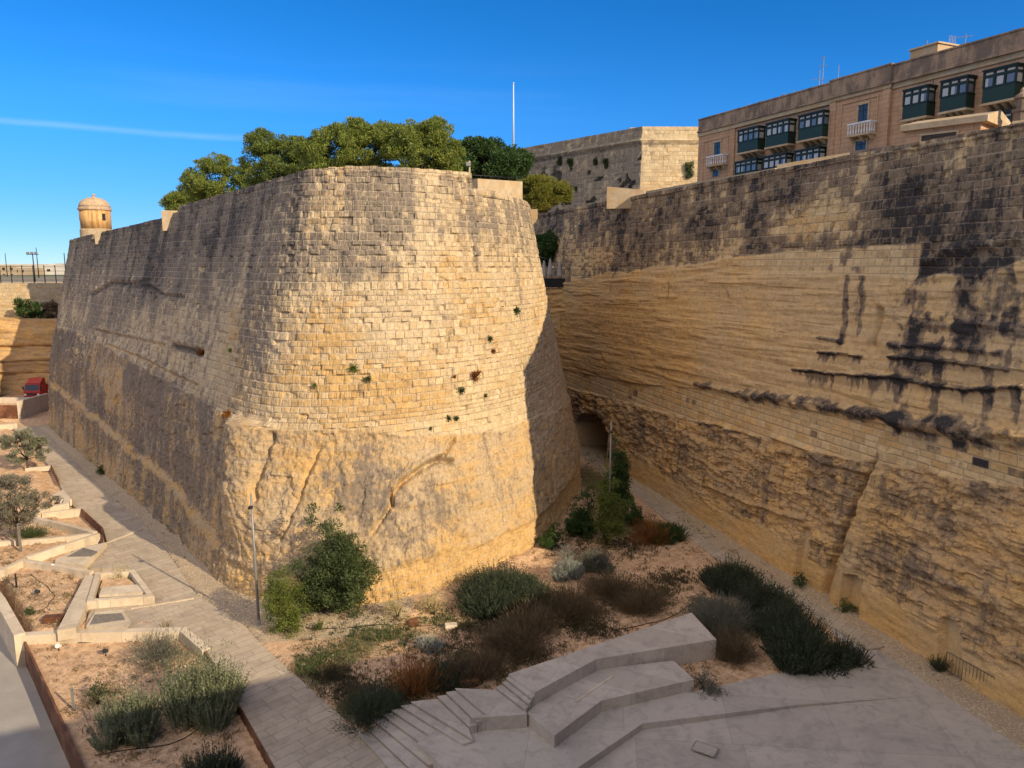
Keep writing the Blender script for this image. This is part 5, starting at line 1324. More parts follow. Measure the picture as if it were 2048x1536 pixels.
# pilasters beside the pavilion and mouldings of its panel
for s in (s_p0 + 0.35, s_p1 - 0.35): MB().box(s - 0.35, s + 0.35, 0.223, 0.31, 19, zt_b - 1.66, FM).build('pilaster', M_FAC, bld)
def frame_mould(s0, s1, z0, z1, o, w=0.14, d=0.06):
    m = MB(); m.box(s0, s1, o + .002, o + d, z1 - w, z1, FM); m.box(s0, s0 + w, o + .002, o + d, z0, z1 - w - .002, FM); m.box(s1 - w, s1, o + .002, o + d, z0, z1 - w - .002, FM)
    m.build('moulding', M_FAC, bld)
frame_mould(s_p0 + 1.25, s_p1 - 1.1, 19, fac_sz(1740, 195)[1], 0.22)
frame_mould(0.9, s_e0 - 0.9, 19, fac_sz(1440, 276)[1], 0.14)
zF0, zF1 = fac_sz(1956, 208, 0.95)[1], fac_sz(1960, 143, 0.95)[1]
def enclosed_balcony(pxa, pxb, npan, zl, zh, corbels=True):
    a = fac_sz(pxa, 250, 0.95)[0]; b = fac_sz(pxb, 250, 0.95)[0]
    h = zh - zl; D = 0.95
    body = MB(); body.box(a, b, 0.002, D, zl, zl + h * 0.42, FM)
    body.box(a + .05, b - .05, 0.002, D - 0.06, zl + h * 0.42 + .001, zl + h * .985, FM)
    o = body.build('enclosed_balcony', M_GREEN, bld)
    m = MB(); m.box(a - .10, b + .10, 0.003, D + .10, zh - 0.10, zh, FM); m.box(a - .05, b + .05, 0.003, D + .05, zh - .20, zh - .102, FM); m.box(a - .03, b + .03, 0.003, D + .035, zl + h * .42 + .002, zl + h * .45, FM); m.box(a - .03, b + .03, 0.003, D + .03, zl - .05, zl - .002, FM)
    m.build('cornice', M_GREEN2, o)
    # frame members
    zs0, zs1, zt_ = zl + h * .45, zl + h * .74, zl + h * .90
    fr = MB(); wdt = (b - a) / npan
    for k in range(npan + 1):
        s = a + k * wdt; fr.box(s - .07, s + .07, D - .059, D + .004, zs0 + .001, zh - .201, FM)
    fr.box(a + .071, b - .071, D - .058, D - .003, zs1 + .02, zs1 + .16, FM)
    fr.build('frame', M_GREEN2, o)
    PN, TR = [], []
    for k in range(npan):
        s0_, s1_ = a + k * wdt + .12, a + (k + 1) * wdt - .12
        pn, tr = MB(), MB(); PN.append(pn); TR.append(tr)
        pn.box(s0_, s1_, D - .058, D - .040, zs0 + .06, zs1 - .02, FM); tr.box(s0_, s1_, D - .058, D - .040, zs1 + .20, zt_, FM)
    # side lights towards the gate
    for (sd, sg) in ((b - .05, 1), (a + .05, -1)):
        pn, tr = MB(), MB(); PN.append(pn); TR.append(tr)
        lo, hi = (sd - .004, sd + .012) if sg > 0 else (sd - .012, sd + .004)
        pn.box(lo, hi, .22, D - .22, zs0 + .06, zs1 - .02, FM); tr.box(lo, hi, .22, D - .22, zs1 + .20, zt_, FM)
    for q_ in PN: q_.build('window', M_PANE, o)
    for q_ in TR: q_.build('transom_light', M_TRANS, o)
    m = MB(); m.box(a - .08, b + .08, 0.003, D + .06, zl - .22, zl - .053, FM); m.build('stone_slab', M_STONE, o)
    if corbels:
        nc = 4
        for k in range(nc):
            s = a + (b - a) * (k + .5) / nc
            c = MB(); c.add([FM @ Vector(p) for p in ((s - .13, .003, zl - .70), (s + .13, .003, zl - .70), (s + .13, .30, zl - .58), (s - .13, .30, zl - .58), (s - .13, .003, zl - .223), (s + .13, .003, zl - .223), (s + .13, D - .1, zl - .223), (s - .13, D - .1, zl - .223))],
                            [(0, 1, 2, 3), (4, 7, 6, 5), (3, 2, 6, 7), (0, 3, 7, 4), (1, 5, 6, 2), (0, 4, 5, 1)]); c.build('corbel', M_STONE, o)
UP = [(1477, 1517, 4), (1533, 1577, 4), (1597, 1645, 4), (1803, 1850, 3), (1876, 1927, 3), (1959, 2022, 3)]
for a, b, n in UP: enclosed_balcony(a, b, n, zF0, zF1)
dzl = fac_sz(1960, 205, .95)[1] - fac_sz(1966, 262, .95)[1]
hl = zF1 - zF0
for a, b, n in [(1474, 1516, 4), (1530, 1575, 4), (1593, 1641, 4), (1876, 1927, 3), (1966, 2022, 3)]: enclosed_balcony(a, b, n, zF0 - hl - .75, zF1 - hl - .85, False)
def fwindow(pxa, pxb, pyt, pyb, o, name='window'):
    a, zt_ = fac_sz(pxa, pyt, o); b, zb_ = fac_sz(pxb, pyb, o)
    z0, z1 = zb_, zt_
    w = MB(); w.box(a, b, o + .002, o + .03, z0, z1, FM); ob = w.build(name, M_GLASSD, bld)
    m = MB(); 
    for s in (a - .16, b + .03): m.box(s, s + .13, o + .002, o + .09, z0, z1, FM)
    m.box(a - .2, b + .2, o + .002, o + .12, z1 + .002, z1 + .2, FM); m.build('surround', M_STONE, ob)
    m = MB(); m.box((a + b) / 2 - .04, (a + b) / 2 + .04, o + .031, o + .05, z0, z1, FM); m.box(a, b, o + .031, o + .048, z0 + (z1 - z0) * .62, z0 + (z1 - z0) * .62 + .07, FM); m.build('frame', M_GREEN2, ob)
    return ob
fwindow(1719, 1735, 211, 240, 0.22); fwindow(1713, 1732, 284, 300, 0.22)
fwindow(1430, 1441, 286, 308, 0.14); fwindow(1427, 1438, 340, 352, 0.14)
def open_balcony(pxa, pxb, pyt, pyb, o, D=0.75, n=8):
    a, z1 = fac_sz(pxa, pyt, o + D); b, z0 = fac_sz(pxb, pyb, o + D)
    h = 0.95; z0 = fac_sz((pxa + pxb) / 2, (pyt + pyb) / 2 + 6, o + D)[1] - 0.3
    sl = MB(); sl.box(a - .12, b + .12, o + .003, o + D + .08, z0 - .16, z0, FM); ob = sl.build('open_balcony', M_STONE, bld)
    m = MB(); m.box(a - .06, b + .06, o + D - .12, o + D + .04, z0 + h - .14, z0 + h, FM); m.box(b - .10, b + .06, o + .005, o + D - .122, z0 + h - .14, z0 + h - .002, FM); m.box(a - .06, a + .10, o + .005, o + D - .122, z0 + h - .14, z0 + h - .002, FM); m.build('handrail', M_WHITE, ob)
    m = MB()
    pr = [(.045, 0), (.075, .15), (.05, .3), (.04, .5), (.06, .68), (.045, .79)]
    for k in range(n + 1):
        s = a + (b - a) * k / n; p = FM @ Vector((s, o + D - .04, z0 + .005)); m.lathe(pr, 8, p)
    for k in range(1, 3):
        for sd in (a + .02, b - .02): p = FM @ Vector((sd, o + D * k / 3 - .05, z0 + .005)); m.lathe(pr, 8, p)
    m.build('baluster_row', M_WHITE, ob)
    for s in (a + .15, (a + b) / 2, b - .15):
        c = MB(); c.add([FM @ Vector(p) for p in ((s - .12, o + .003, z0 - .62), (s + .12, o + .003, z0 - .62), (s + .12, o + .25, z0 - .5), (s - .12, o + .25, z0 - .5), (s - .12, o + .003, z0 - .163), (s + .12, o + .003, z0 - .163), (s + .12, o + D - .1, z0 - .163), (s - .12, o + D - .1, z0 - .163))],
                        [(0, 1, 2, 3), (4, 7, 6, 5), (3, 2, 6, 7), (0, 3, 7, 4), (1, 5, 6, 2), (0, 4, 5, 1)]); c.build('corbel', M_STONE, ob)
open_balcony(1697, 1738, 240, 268, 0.22); open_balcony(1414, 1444, 308, 326, 0.14, 0.7, 7)
# downpipes and cables on the front
m = MB()
for pts in ([(1872, 150), (1868, 190), (1862, 235)], [(1862, 150), (1880, 141)]):
    pass
s_, z_ = fac_sz(1866, 160); m.tube([FM @ Vector((s_, .05, zt_b - 1.7)), FM @ Vector((s_ - .05, .05, 26))], 0.05, 6); m.build('downpipe', M_PARA, bld, True)
# hut and aerials on the roof
h0 = Vector((AY(1868, 100, 63.0)[0], 63.0, 0)); 
hz = AY(1868, 98, 63.0)[2]
e = empty('rooftop_hut', (h0.x, h0.y, zt_b - 1), 'pale rooftop hut with a small mesh frame above the building', 'hut')
M_ = Matrix.Translation((h0.x, h0.y, 0)) @ Matrix.Rotation(math.radians(24), 4, 'Z')
MB().bbox(-1.15, 1.15, -1.2, 1.2, zt_b - 2.0, hz, 0.04, M_).build('wall', M_STONE, e)
MB().bbox(-1.25, 1.25, -1.32, 1.32, hz + .002, hz + .14, 0.04, M_).build('roof', M_STONE, e)
m = MB()
for k in range(5): m.tube([M_ @ Vector((.2 + k * .18, -1.1, hz + .14)), M_ @ Vector((.2 + k * .18, -1.1, hz + .75))], 0.015, 5)
for z_ in (.45, .75): m.tube([M_ @ Vector((.2, -1.1, hz + z_)), M_ @ Vector((.92, -1.1, hz + z_))], 0.015, 5)
m.build('mesh_frame', M_GREYM, e)
def aerial(px, pyt, Y, label, arms=((0.9, 0.7), (0.75, 0.5)), base=None, r=0.03):
    Y *= 1.2; t = Vector(AY(px, pyt, Y)); zb_ = zt_b - 1.2 if base is None else base
    e = empty('aerial', (t.x, t.y, zb_), label, 'aerial')
    MB().tube([(t.x, t.y, zb_), t], r, 6).build('mast', M_GREYM, e, True)
    for f, L in arms:
        z = zb_ + (t.z - zb_) * f; m = MB()
        m.tube([(t.x - L, t.y, z - .05), (t.x + L * .6, t.y, z + .1)], 0.018, 5)
        for k in range(6): x = t.x - L + 1.6 * L * k / 5; m.tube([(x, t.y - .18, z - .05 + .15 * k / 5), (x, t.y + .18, z - .05 + .15 * k / 5)], 0.012, 4)
        m.build('antenna_array', M_GREYM, e)
aerial(1648, 113, 62, 'tallest branching aerial on the building roof', ((.97, .35), (.82, .45), (.55, .3)))
aerial(1640, 140, 61, 'shorter slanting aerial beside the tallest one', ((.75, .8), (.45, .5)))
aerial(1678, 130, 60, 'plain thin rod aerial between the tall aerial and the pavilion', ())
aerial(1855, 80, 54, 'thin white rod aerial beside the rooftop hut', ())
aerial(1904, 88, 53, 'small aerial just beyond the rooftop hut', ((.9, .3),))
aerial(1932, 68, 52, 'aerial with a long pointing array above the roof parapet', ((.93, 1.0), (.78, .4)))
for k, (px, py, lb_) in enumerate([(1500, 206, 'lowest rod aerial at the dark end of the roof'), (1521, 200, 'short rod aerial second along the roof edge'), (1542, 196, 'short bent rod aerial midway along the roof edge'), (1568, 186, 'upright rod aerial before the balconied bays'), (1588, 180, 'upright rod aerial nearest the tall aerials')]):
    aerial(px, py, 66 - k * 1.2, lb_, ((.9, .25),) if k % 2 else ())

# ------------------------------------------------------------------ stone kiosk on the rampart edge
ka, kb, kc = AY(1797, 300, 42.3), AY(1962, 262, 39.4), AY(1988, 268, 39.0)
zk1 = AY(1797, 246, 42.3)[2]; zk2 = AY(1960, 224, 39.4)[2]; zk = (zk1 + zk2) / 2
kd = (Vector(kb[:2]) - Vector(ka[:2])); kL = kd.length; kd.normalize(); kn = Vector((-kd.y, kd.x))
if kn.y < 0: kn = -kn
KM = Matrix(((kd.x, kn.x, 0, ka[0]), (kd.y, kn.y, 0, ka[1]), (0, 0, 1, 0), (0, 0, 0, 1)))
e = empty('kiosk', (ka[0], ka[1], 24), 'low stone kiosk with a slatted opening and heavy roof slab on the rampart', 'kiosk')
MB().box(0.25, kL - .1, 0.25, 4.2, 22, zk - .45, KM).build('wall', M_FAC, e)
MB().bbox(0.0, kL + .25, 0.0, 4.5, zk - .445, zk - .12, 0.03, KM).build('roof', M_STONE, e)
m = MB(); m.prism([(0, 0)], 0, 0) if False else None
m.add([KM @ Vector(p) for p in ((0.05, .05, zk - .118), (kL + .2, .05, zk - .118), (kL + .2, 4.4, zk - .118), (.05, 4.4, zk - .118), (.05, 2.2, zk + .35), (kL + .2, 2.2, zk + .35))], [(0, 1, 5, 4), (2, 3, 4, 5), (1, 2, 5), (3, 0, 4), (0, 3, 2, 1)])
m.build('roof_ridge', M_STONE, e)
MB().box(kL * .27, kL * .70, 0.20, 0.247, zk - 1.30, zk - .78, KM).build('opening', M_DARKM, e)
m = MB(); a, b = kL * .27, kL * .70
m.box(a - .1, b + .1, 0.16, 0.247, zk - .778, zk - .68, KM); m.box(a - .1, b + .1, 0.16, 0.247, zk - 1.40, zk - 1.302, KM); m.box(a - .1, a - .002, .16, .247, zk - 1.3, zk - .78, KM); m.box(b + .002, b + .1, .16, .247, zk - 1.3, zk - .78, KM)
m.build('surround', M_STONE, e)
m = MB()
for k in range(5): m.box(a, b, .185, .199, zk - 1.28 + k * .1, zk - 1.23 + k * .1, KM)
m.build('slats', M_TRUNK, e)
# ornamental stone lantern at the picture edge
lp_ = Vector(AY(2043, 205, 40.0)); lt = AY(2043, 178, 40.0)[2]
e = empty('stone_lantern', (lp_.x, lp_.y, 24), 'dark stone lantern finial on a pier at the end of the building', 'lantern')
MB().lathe([(.32, 24), (.32, lt - 1.2), (.4, lt - 1.1), (.4, lt - 1.0)], 12, (lp_.x, lp_.y, 0)).build('pier', M_PARA, e)
MB().lathe([(.2, lt - .999), (.24, lt - .5), (.36, lt - .45), (.3, lt - .3), (.1, lt - .15), (.1, lt - .05), (.02, lt + .08)], 12, (lp_.x, lp_.y, 0)).build('lantern_head', M_PARA, e)

# ------------------------------------------------------------------ sunlit upper parapets of the rampart
def upper_wall(px0, py0, Y0, px1, py1, Y1, w, label, mat=M_STONE, drop=1.6):
    a, b = AY(px0, py0, Y0), AY(px1, py1, Y1)
    o = MB().strip([a[:2], b[:2]], w, min(a[2], b[2]) - drop, [a[2], b[2]]).build('parapet_wall', mat)
    tag(o, label, 'parapet')
upper_wall(1556, 331, 53.0, 1712, 305, 50.8, 1.0, 'sunlit pale parapet below the end balconies on top of the rampart')
upper_wall(1216, 374, 72.0, 1290, 381, 71.0, 1.0, 'sunlit pale parapet block at the foot of the cavalier')
upper_wall(1290, 384, 77.0, 1556, 336, 57.0, 0.5, 'long low parapet coping along the rampart towards the cavalier', M_FAR, 1.2)
upper_wall(1712, 303, 50.0, 1796, 291, 45.0, 0.8, 'dark weathered parapet between the sunlit parapet and the kiosk', M_PARA)
upper_wall(2022, 246, 37.0, 2090, 238, 36.4, 1.0, 'sunlit pale parapet at the picture edge beside the kiosk')
m = MB(); m.prism([(60, 37), (60, 120), (4, 120), (RX(97, 5), 97), (RX(60, 6.5), 60), (RX(35, 6.5), 35), (33, 37)], 10, 23.4)
tag(m.build('street', M_PATH), kind='structure')

# ------------------------------------------------------------------ far end of the ditch
fw = plain_wall([(-0.6, [(-105, 108.5), (-79, 110.5), (-60, 111.0), (-40, 112)]), (12, [(-105, 109.2), (-79, 111.2), (-60, 111.7), (-40, 112.7)])], 11.2, 0.25, 0.2, 341, 0.10, 0.65, rockz=12.5, smooth=1)
for zz_ in (3.2, 5.0, 7.2): fw.D -= 0.45 * np.exp(-((fw.Z - zz_ - 0.5 * (fbm(fw.S / 5, fw.S * 0, 3, 351) - .5)) / 0.16) ** 2)
tag(fw.build('counterscarp', M_RAMP, None, 7.5, 0.4), 'ochre rock wall half in shadow closing the far end of the ditch', 'wall')
uw = plain_wall([(10.5, [(-110, 117), (-60, 118.5), (-30, 119)]), (17, [(-110, 117.3), (-60, 118.8), (-30, 119.3)])], 16.4, 0.25, 0.2, 361, 0.02, 0.2, zbot=10.6, ero=0.02)
uw.pl[:] = 0.8
tag(uw.build('upper_wall', M_FAR, None, 12.5, 0.6), 'pale sunlit wall above the shrub ledge at the far end', 'wall')
nw = plain_wall([(-0.6, [(-95, 100.0), (-76.2, 104.0), (-75.4, 109)]), (18, [(-95, 101), (-76.8, 105.0), (-76.2, 110)])], 17.2, 0.25, 0.2, 371, 0.04, 0.35, rockz=9.0, ero=0.05)
tag(nw.build('buttress_wall', M_FAR, None, 3.0, 1.0), 'tall sunlit wall corner at the picture edge beyond the red lorry', 'wall')
# stair rail line on the upper wall, fence, masts
fa, fb_ = AY(0, 562, 120.0), AY(131, 566, 120.5)
e = empty('mesh_fence', (-70, 120, 16.4), 'dark post and wire fence on the far wall against the distant town', 'fence')
for k in range(9):
    x = fa[0] + (fb_[0] + 4 - fa[0]) * k / 8
    MB().tube([(x, 120.2, 16.2), (x, 120.2, 19.2)], 0.07, 6).build('post', M_DARKM, e, True)
m = MB()
for z in (16.9, 17.6, 18.3, 19.05): m.tube([(fa[0] - 3, 120.12, z), (fb_[0] + 6, 120.12, z)], 0.025, 4)
m.build('wire', M_DARKM, e)
def mast(px, pyt, Y, label, head=True):
    t = Vector(AY(px, pyt, Y)); e = empty('light_mast', (t.x, t.y, 15.6), label, 'floodlight mast')
    MB().tube([(t.x, t.y, 15.6), t], [0.16, 0.09], 6).build('pole', M_DARKM, e, True)
    if head:
        MB().box(t.x - 1.3, t.x + 1.3, t.y - .1, t.y + .1, t.z - .15, t.z).build('crossbar', M_DARKM, e)
        for k in (-1, 0, 1): MB().bbox(t.x + k * .9 - .28, t.x + k * .9 + .28, t.y - .4, t.y - .102, t.z + .01, t.z + .45, .03).build('floodlight', M_GREYM, e)
mast(65, 508, 170, 'dark floodlight mast standing behind the far fence')
mast(72, 495, 230, 'thin pole behind the floodlight mast', False)
mast(128, 506, 185, 'thin dark pole close to the bastion edge on the skyline', False)
mast(10, 506, 260, 'pale thin mast on the skyline at the picture edge', False)
rng = random.Random(5)
M_CITY = [flat('town render white', (0.62, 0.58, 0.50), 0.9, 0.1, 0, 0.2, .2), flat('town render cream', (0.52, 0.43, 0.31), 0.9, 0.1, 0, 0.2, .2), flat('town render tan', (0.42, 0.33, 0.22), 0.9, 0.1, 0, 0.2, .2)]
tones = ['white', 'cream', 'tan']
for k in range(18):
    px = -30 + k * 10 + rng.uniform(-3, 3); Y = rng.choice([330, 420, 520]) + rng.uniform(-30, 30)
    top = rng.uniform(527, 536); wd = rng.uniform(12, 26)
    x, y, z = AY(px, top, Y)
    mi = k % 3
    e = empty('distant_building', (x, y, 15.6), '%s flat-roofed town building on the skyline behind the far fence' % tones[mi], 'building', 'distant %s town buildings' % tones[mi])
    MB().box(x - wd / 2, x + wd / 2, y, y + 14, 14, z).build('wall', M_CITY[mi], e)
    m = MB()
    for r_ in range(2):
        for c_ in range(5): m.box(x - wd / 2 + (c_ + .35) * wd / 5, x - wd / 2 + (c_ + .7) * wd / 5, y - .06, y - .02, z - 1.8 - r_ * 2.6, z - .8 - r_ * 2.6)
    m.build('window_rows', M_DARKM, e)
    MB().box(x - wd / 2 - .1, x + wd / 2 + .1, y - .12, y + 14.1, z + .01, z + .3).build('roof_parapet', M_CITY[0], e)

# ------------------------------------------------------------------ the bridge to the gate, where the photographer stands
BD = Vector((0.917, 0.40)).normalized(); BN = Vector((-BD.y, BD.x))
def BP(s, o): p = BD * s + BN * o; return (p.x, p.y)
BR_TOP = 17.45
bridge = empty('bridge', (0, -8, 0), 'broad stone bridge crossing the ditch, under the viewpoint', 'bridge')
MB().prism([BP(-95, -22), BP(31, -22), BP(31, 0.79), BP(-95, 0.79)], -2.8, 16.35).build('deck', M_SEAT, bridge)
MB().prism([BP(-95, 0.8), BP(31, 0.8), BP(31, 1.2), BP(-95, 1.2)], -2.8, BR_TOP).build('parapet', M_SEAT, bridge)
# low stair wall between the bridge and the end of the rampart
m = MB(); a = BP(26.0, 1.5)
m.strip([(RX(29.2, 1.9), 29.2), (RX(22, 1.9), 22.0), (a[0], a[1] - 0.6)], 1.6, -1.0, [12.3, 14.6, BR_TOP])
tag(m.build('stair_wall', M_SEAT), 'sloping stair wall joining the bridge to the rampart end', 'wall')
# ------------------------------------------------------------------ vegetation
L_MATS = leaf_material('matted scrub', (0.045, 0.045, 0.022), (0.12, 0.095, 0.05))
L_DRYG = leaf_material('dry litter', (0.12, 0.085, 0.045), (0.30, 0.22, 0.12))
def quads(C, D, L, Wd, rs):
    """leaf quads: centres C, directions D, lengths L, widths Wd"""
    n = len(C); D = D / (np.linalg.norm(D, axis=1, keepdims=True) + 1e-9)
    r = rs.normal(size=(n, 3)); sd = np.cross(D, r); sd /= np.linalg.norm(sd, axis=1, keepdims=True) + 1e-9
    nn = np.cross(sd, D)
    b = C - D * (L[:, None] * .5); t = C + D * (L[:, None] * .5); m_ = C + nn * (L[:, None] * .08)
    V = np.stack([b, m_ + sd * (Wd[:, None] * .5), t, m_ - sd * (Wd[:, None] * .5)], 1).reshape(-1, 3)
    return V, np.arange(4 * n).reshape(n, 4)
def ball(n, rs, shell=0.5):
    d = rs.normal(size=(n, 3)); d /= np.linalg.norm(d, axis=1, keepdims=True)
    return d * (rs.uniform(size=(n, 1)) ** shell), d
def crown_mesh(name, clumps, per, leaf, mat, parent, rs, up=0.3, flat_=1.0, aspect=0.5, shell=0.35):
    Cs, Ds = [], []
    for (c, r) in clumps:
        r = np.array(r if hasattr(r, '__len__') else (r, r, r * flat_))
        n = max(14, int(per * r.prod() ** (2 / 3.) * 5.2))
        p, d = ball(n, rs, shell)
        Cs.append(np.array(c) + p * r); Ds.append(d + rs.normal(size=(n, 3)) * 0.55 + np.array([0, 0, up]))
    C = np.concatenate(Cs); D = np.concatenate(Ds); n = len(C)
    L = leaf * rs.uniform(0.6, 1.4, n); V, Fq = quads(C, D, L, L * aspect, rs)
    if parent is not None: V = to_local(V, parent)
    return np_mesh(name, V, Fq, mat, parent)
def limb(m, a, b, r0, r1, rs, k=4, sag=0.2):
    a, b = np.array(a), np.array(b); L = np.linalg.norm(b - a); pts = []
    for i in range(k + 1):
        t = i / k; p = a + (b - a) * t + (rs.normal(size=3) * L * 0.05 * math.sin(math.pi * t)); p[2] += sag * L * 0.3 * math.sin(math.pi * t); pts.append(tuple(p))
    m.tube(pts, [r0 + (r1 - r0) * i / k for i in range(k + 1)], 7)
def tree(name, label, cat, base, clumps, leafmat, per, leaf, seed, trunk_r=0.22, fork=0.4, group=None, **kw):
    rs = np.random.RandomState(seed); base = np.array(base, float)
    e = empty(name, base, label, cat, group)
    m = MB(); cs = np.array([c for c, r in clumps]); top = cs.mean(0)
    f = base + (top - base) * fork
    limb(m, base - np.array([0, 0, .3]), f, trunk_r, trunk_r * .75, rs, 4, 0)
    order = rs.permutation(len(clumps))[:14]
    for i in order: limb(m, f, cs[i], trunk_r * .5, trunk_r * .1, rs, 4)
    m.build('trunk', M_TRUNK, e, True)
    crown_mesh('crown', clumps, per, leaf, leafmat, e, rs, **kw)
    return e
def blob_clumps(px0, px1, py0, py1, Y, n, rad, rs, ydep=2.5, bottom_cut=0.0):
    """crown clumps inside the ellipse a crown fills, at distance Y"""
    out = []
    cx_, cy_, rx, ry = (px0 + px1) / 2, (py0 + py1) / 2, (px1 - px0) / 2, (py1 - py0) / 2
    k = 0
    while len(out) < n and k < 4000:
        k += 1
        u, v = rs.uniform(-1, 1), rs.uniform(-1, 1)
        if u * u + v * v > 1: continue
        yy = Y + rs.uniform(-1, 1) * ydep * math.sqrt(max(0.05, 1 - u * u - v * v))
        p = AY(cx_ + u * rx * 0.9, cy_ + v * ry * 0.85, yy); r = rad * rs.uniform(0.65, 1.25)
        out.append((p, (r, r, r * 0.72)))
    return out
def pine(label, Y, boxes, base_px, mat, seed, per=120, leaf=0.20, rad=0.62):
    rs = np.random.RandomState(seed); cl = []
    for (a, b, c, d, n) in boxes: cl += blob_clumps(a, b, c, d, Y, int(n * 3.1), rad, rs)
    for (a, b, c, d, n) in boxes[:4]:
        for _ in range(int(n * .9)):
            t = rs.uniform(math.pi * -.05, math.pi * 1.05); f = rs.uniform(.92, 1.12)
            pp = AY((a + b) / 2 + math.cos(t) * (b - a) / 2 * f, (c + d) / 2 - math.sin(t) * (d - c) / 2 * f, Y + rs.uniform(-1, 1)); r = rs.uniform(.16, .34)
            cl.append((pp, (r * 1.2, r * 1.2, r * .8)))
    base = AY(base_px, 400, Y); 
    tree('pine_tree', label, 'pine tree', (base[0], Y, 22.9), cl, mat, per, leaf, seed, 0.28, 0.45, None, up=0.5, aspect=0.42)
pine('broad olive-green pine with the highest crown above the middle of the prow', 60, [(600, 800, 250, 350, 34), (655, 745, 240, 300, 16), (735, 800, 245, 290, 8), (600, 660, 280, 345, 8), (600, 800, 325, 362, 12)], 700, L_PINE, 1)
pine('pine with an upright feathery tip beside the dark green tree', 58, [(770, 915, 258, 352, 30), (842, 902, 240, 290, 9), (800, 850, 245, 300, 8), (870, 925, 290, 350, 8), (760, 925, 325, 362, 12)], 840, L_PINE, 2)
pine('wide pine with a flat top at the left shoulder of the tallest pine', 67, [(488, 640, 272, 385, 34), (492, 545, 262, 310, 9), (560, 630, 275, 330, 9), (490, 640, 340, 392, 10)], 565, L_PINE2, 3)
pine('low spreading pine leaning over the flank parapet', 80, [(370, 500, 318, 410, 28), (395, 460, 308, 350, 9), (470, 530, 330, 400, 10), (360, 420, 340, 400, 8), (380, 540, 375, 425, 10)], 430, L_PINE, 4)
pine('small fringe of pine branches at the low end of the tree row', 92, [(332, 385, 388, 425, 10), (350, 420, 378, 415, 8)], 370, L_PINE, 5, 110, 0.26, 0.8)
rs = np.random.RandomState(6)
cl = blob_clumps(890, 1054, 280, 385, 70, 60, 1.05, rs, 3) + blob_clumps(900, 1000, 278, 330, 70, 18, 0.8, rs) + blob_clumps(1000, 1056, 300, 350, 69, 12, 0.7, rs)
tree('laurel_tree', 'dense dark green tree between the pines and the cavalier', 'tree', (AY(975, 400, 70)[0], 70, 22.9), cl, L_DARK, 150, 0.22, 6, up=0.1, aspect=0.55)
cl = blob_clumps(1030, 1118, 348, 425, 99, 44, 1.0, rs, 2) + blob_clumps(1090, 1152, 364, 408, 99, 20, 0.85, rs, 1.5) + blob_clumps(1050, 1090, 345, 390, 98, 10, 0.8, rs)
tree('small_tree', 'small yellow-green tree in the gap beside the bastion shoulder', 'tree', (AY(1085, 440, 99)[0], 99, 23.4), cl, L_YELL, 170, 0.20, 7, 0.15, up=0.3)
cl = blob_clumps(1068, 1132, 460, 530, 92, 30, 1.0, rs, 2) + blob_clumps(1080, 1140, 475, 510, 91, 10, 0.9, rs)
tree('terrace_tree', 'very dark rounded tree in deep shade on the cafe terrace', 'tree', (terr(1104, 92.6).x, 92.6, ZT), cl, L_DARK, 150, 0.24, 8, 0.16, up=0.0)
# olives beside the path
def olive(label, px, py, boxes, mat, seed, per, leaf=0.16):
    b = on_ground(px, py); rs = np.random.RandomState(seed); cl = []
    for (a, bb, c, d, n) in boxes: cl += blob_clumps(a, bb, c, d, b.y, n, 0.42, rs, 1.6)
    tree('olive_tree', label, 'olive tree', b, cl, mat, per, leaf, seed, 0.11, 0.45, None, up=0.2, aspect=0.32, shell=0.5)
olive('pale green olive tree at the bed furthest along the path', 57, 942, [(-10, 106, 860, 930, 46), (20, 90, 856, 890, 14)], L_OLIVE, 21, 230, 0.20)
olive('dull brownish olive tree by the timber stake', 38, 1092, [(-40, 92, 938, 1062, 60), (-40, 60, 960, 1080, 20), (60, 120, 985, 1020, 6)], L_OLIVE2, 22, 240, 0.16)

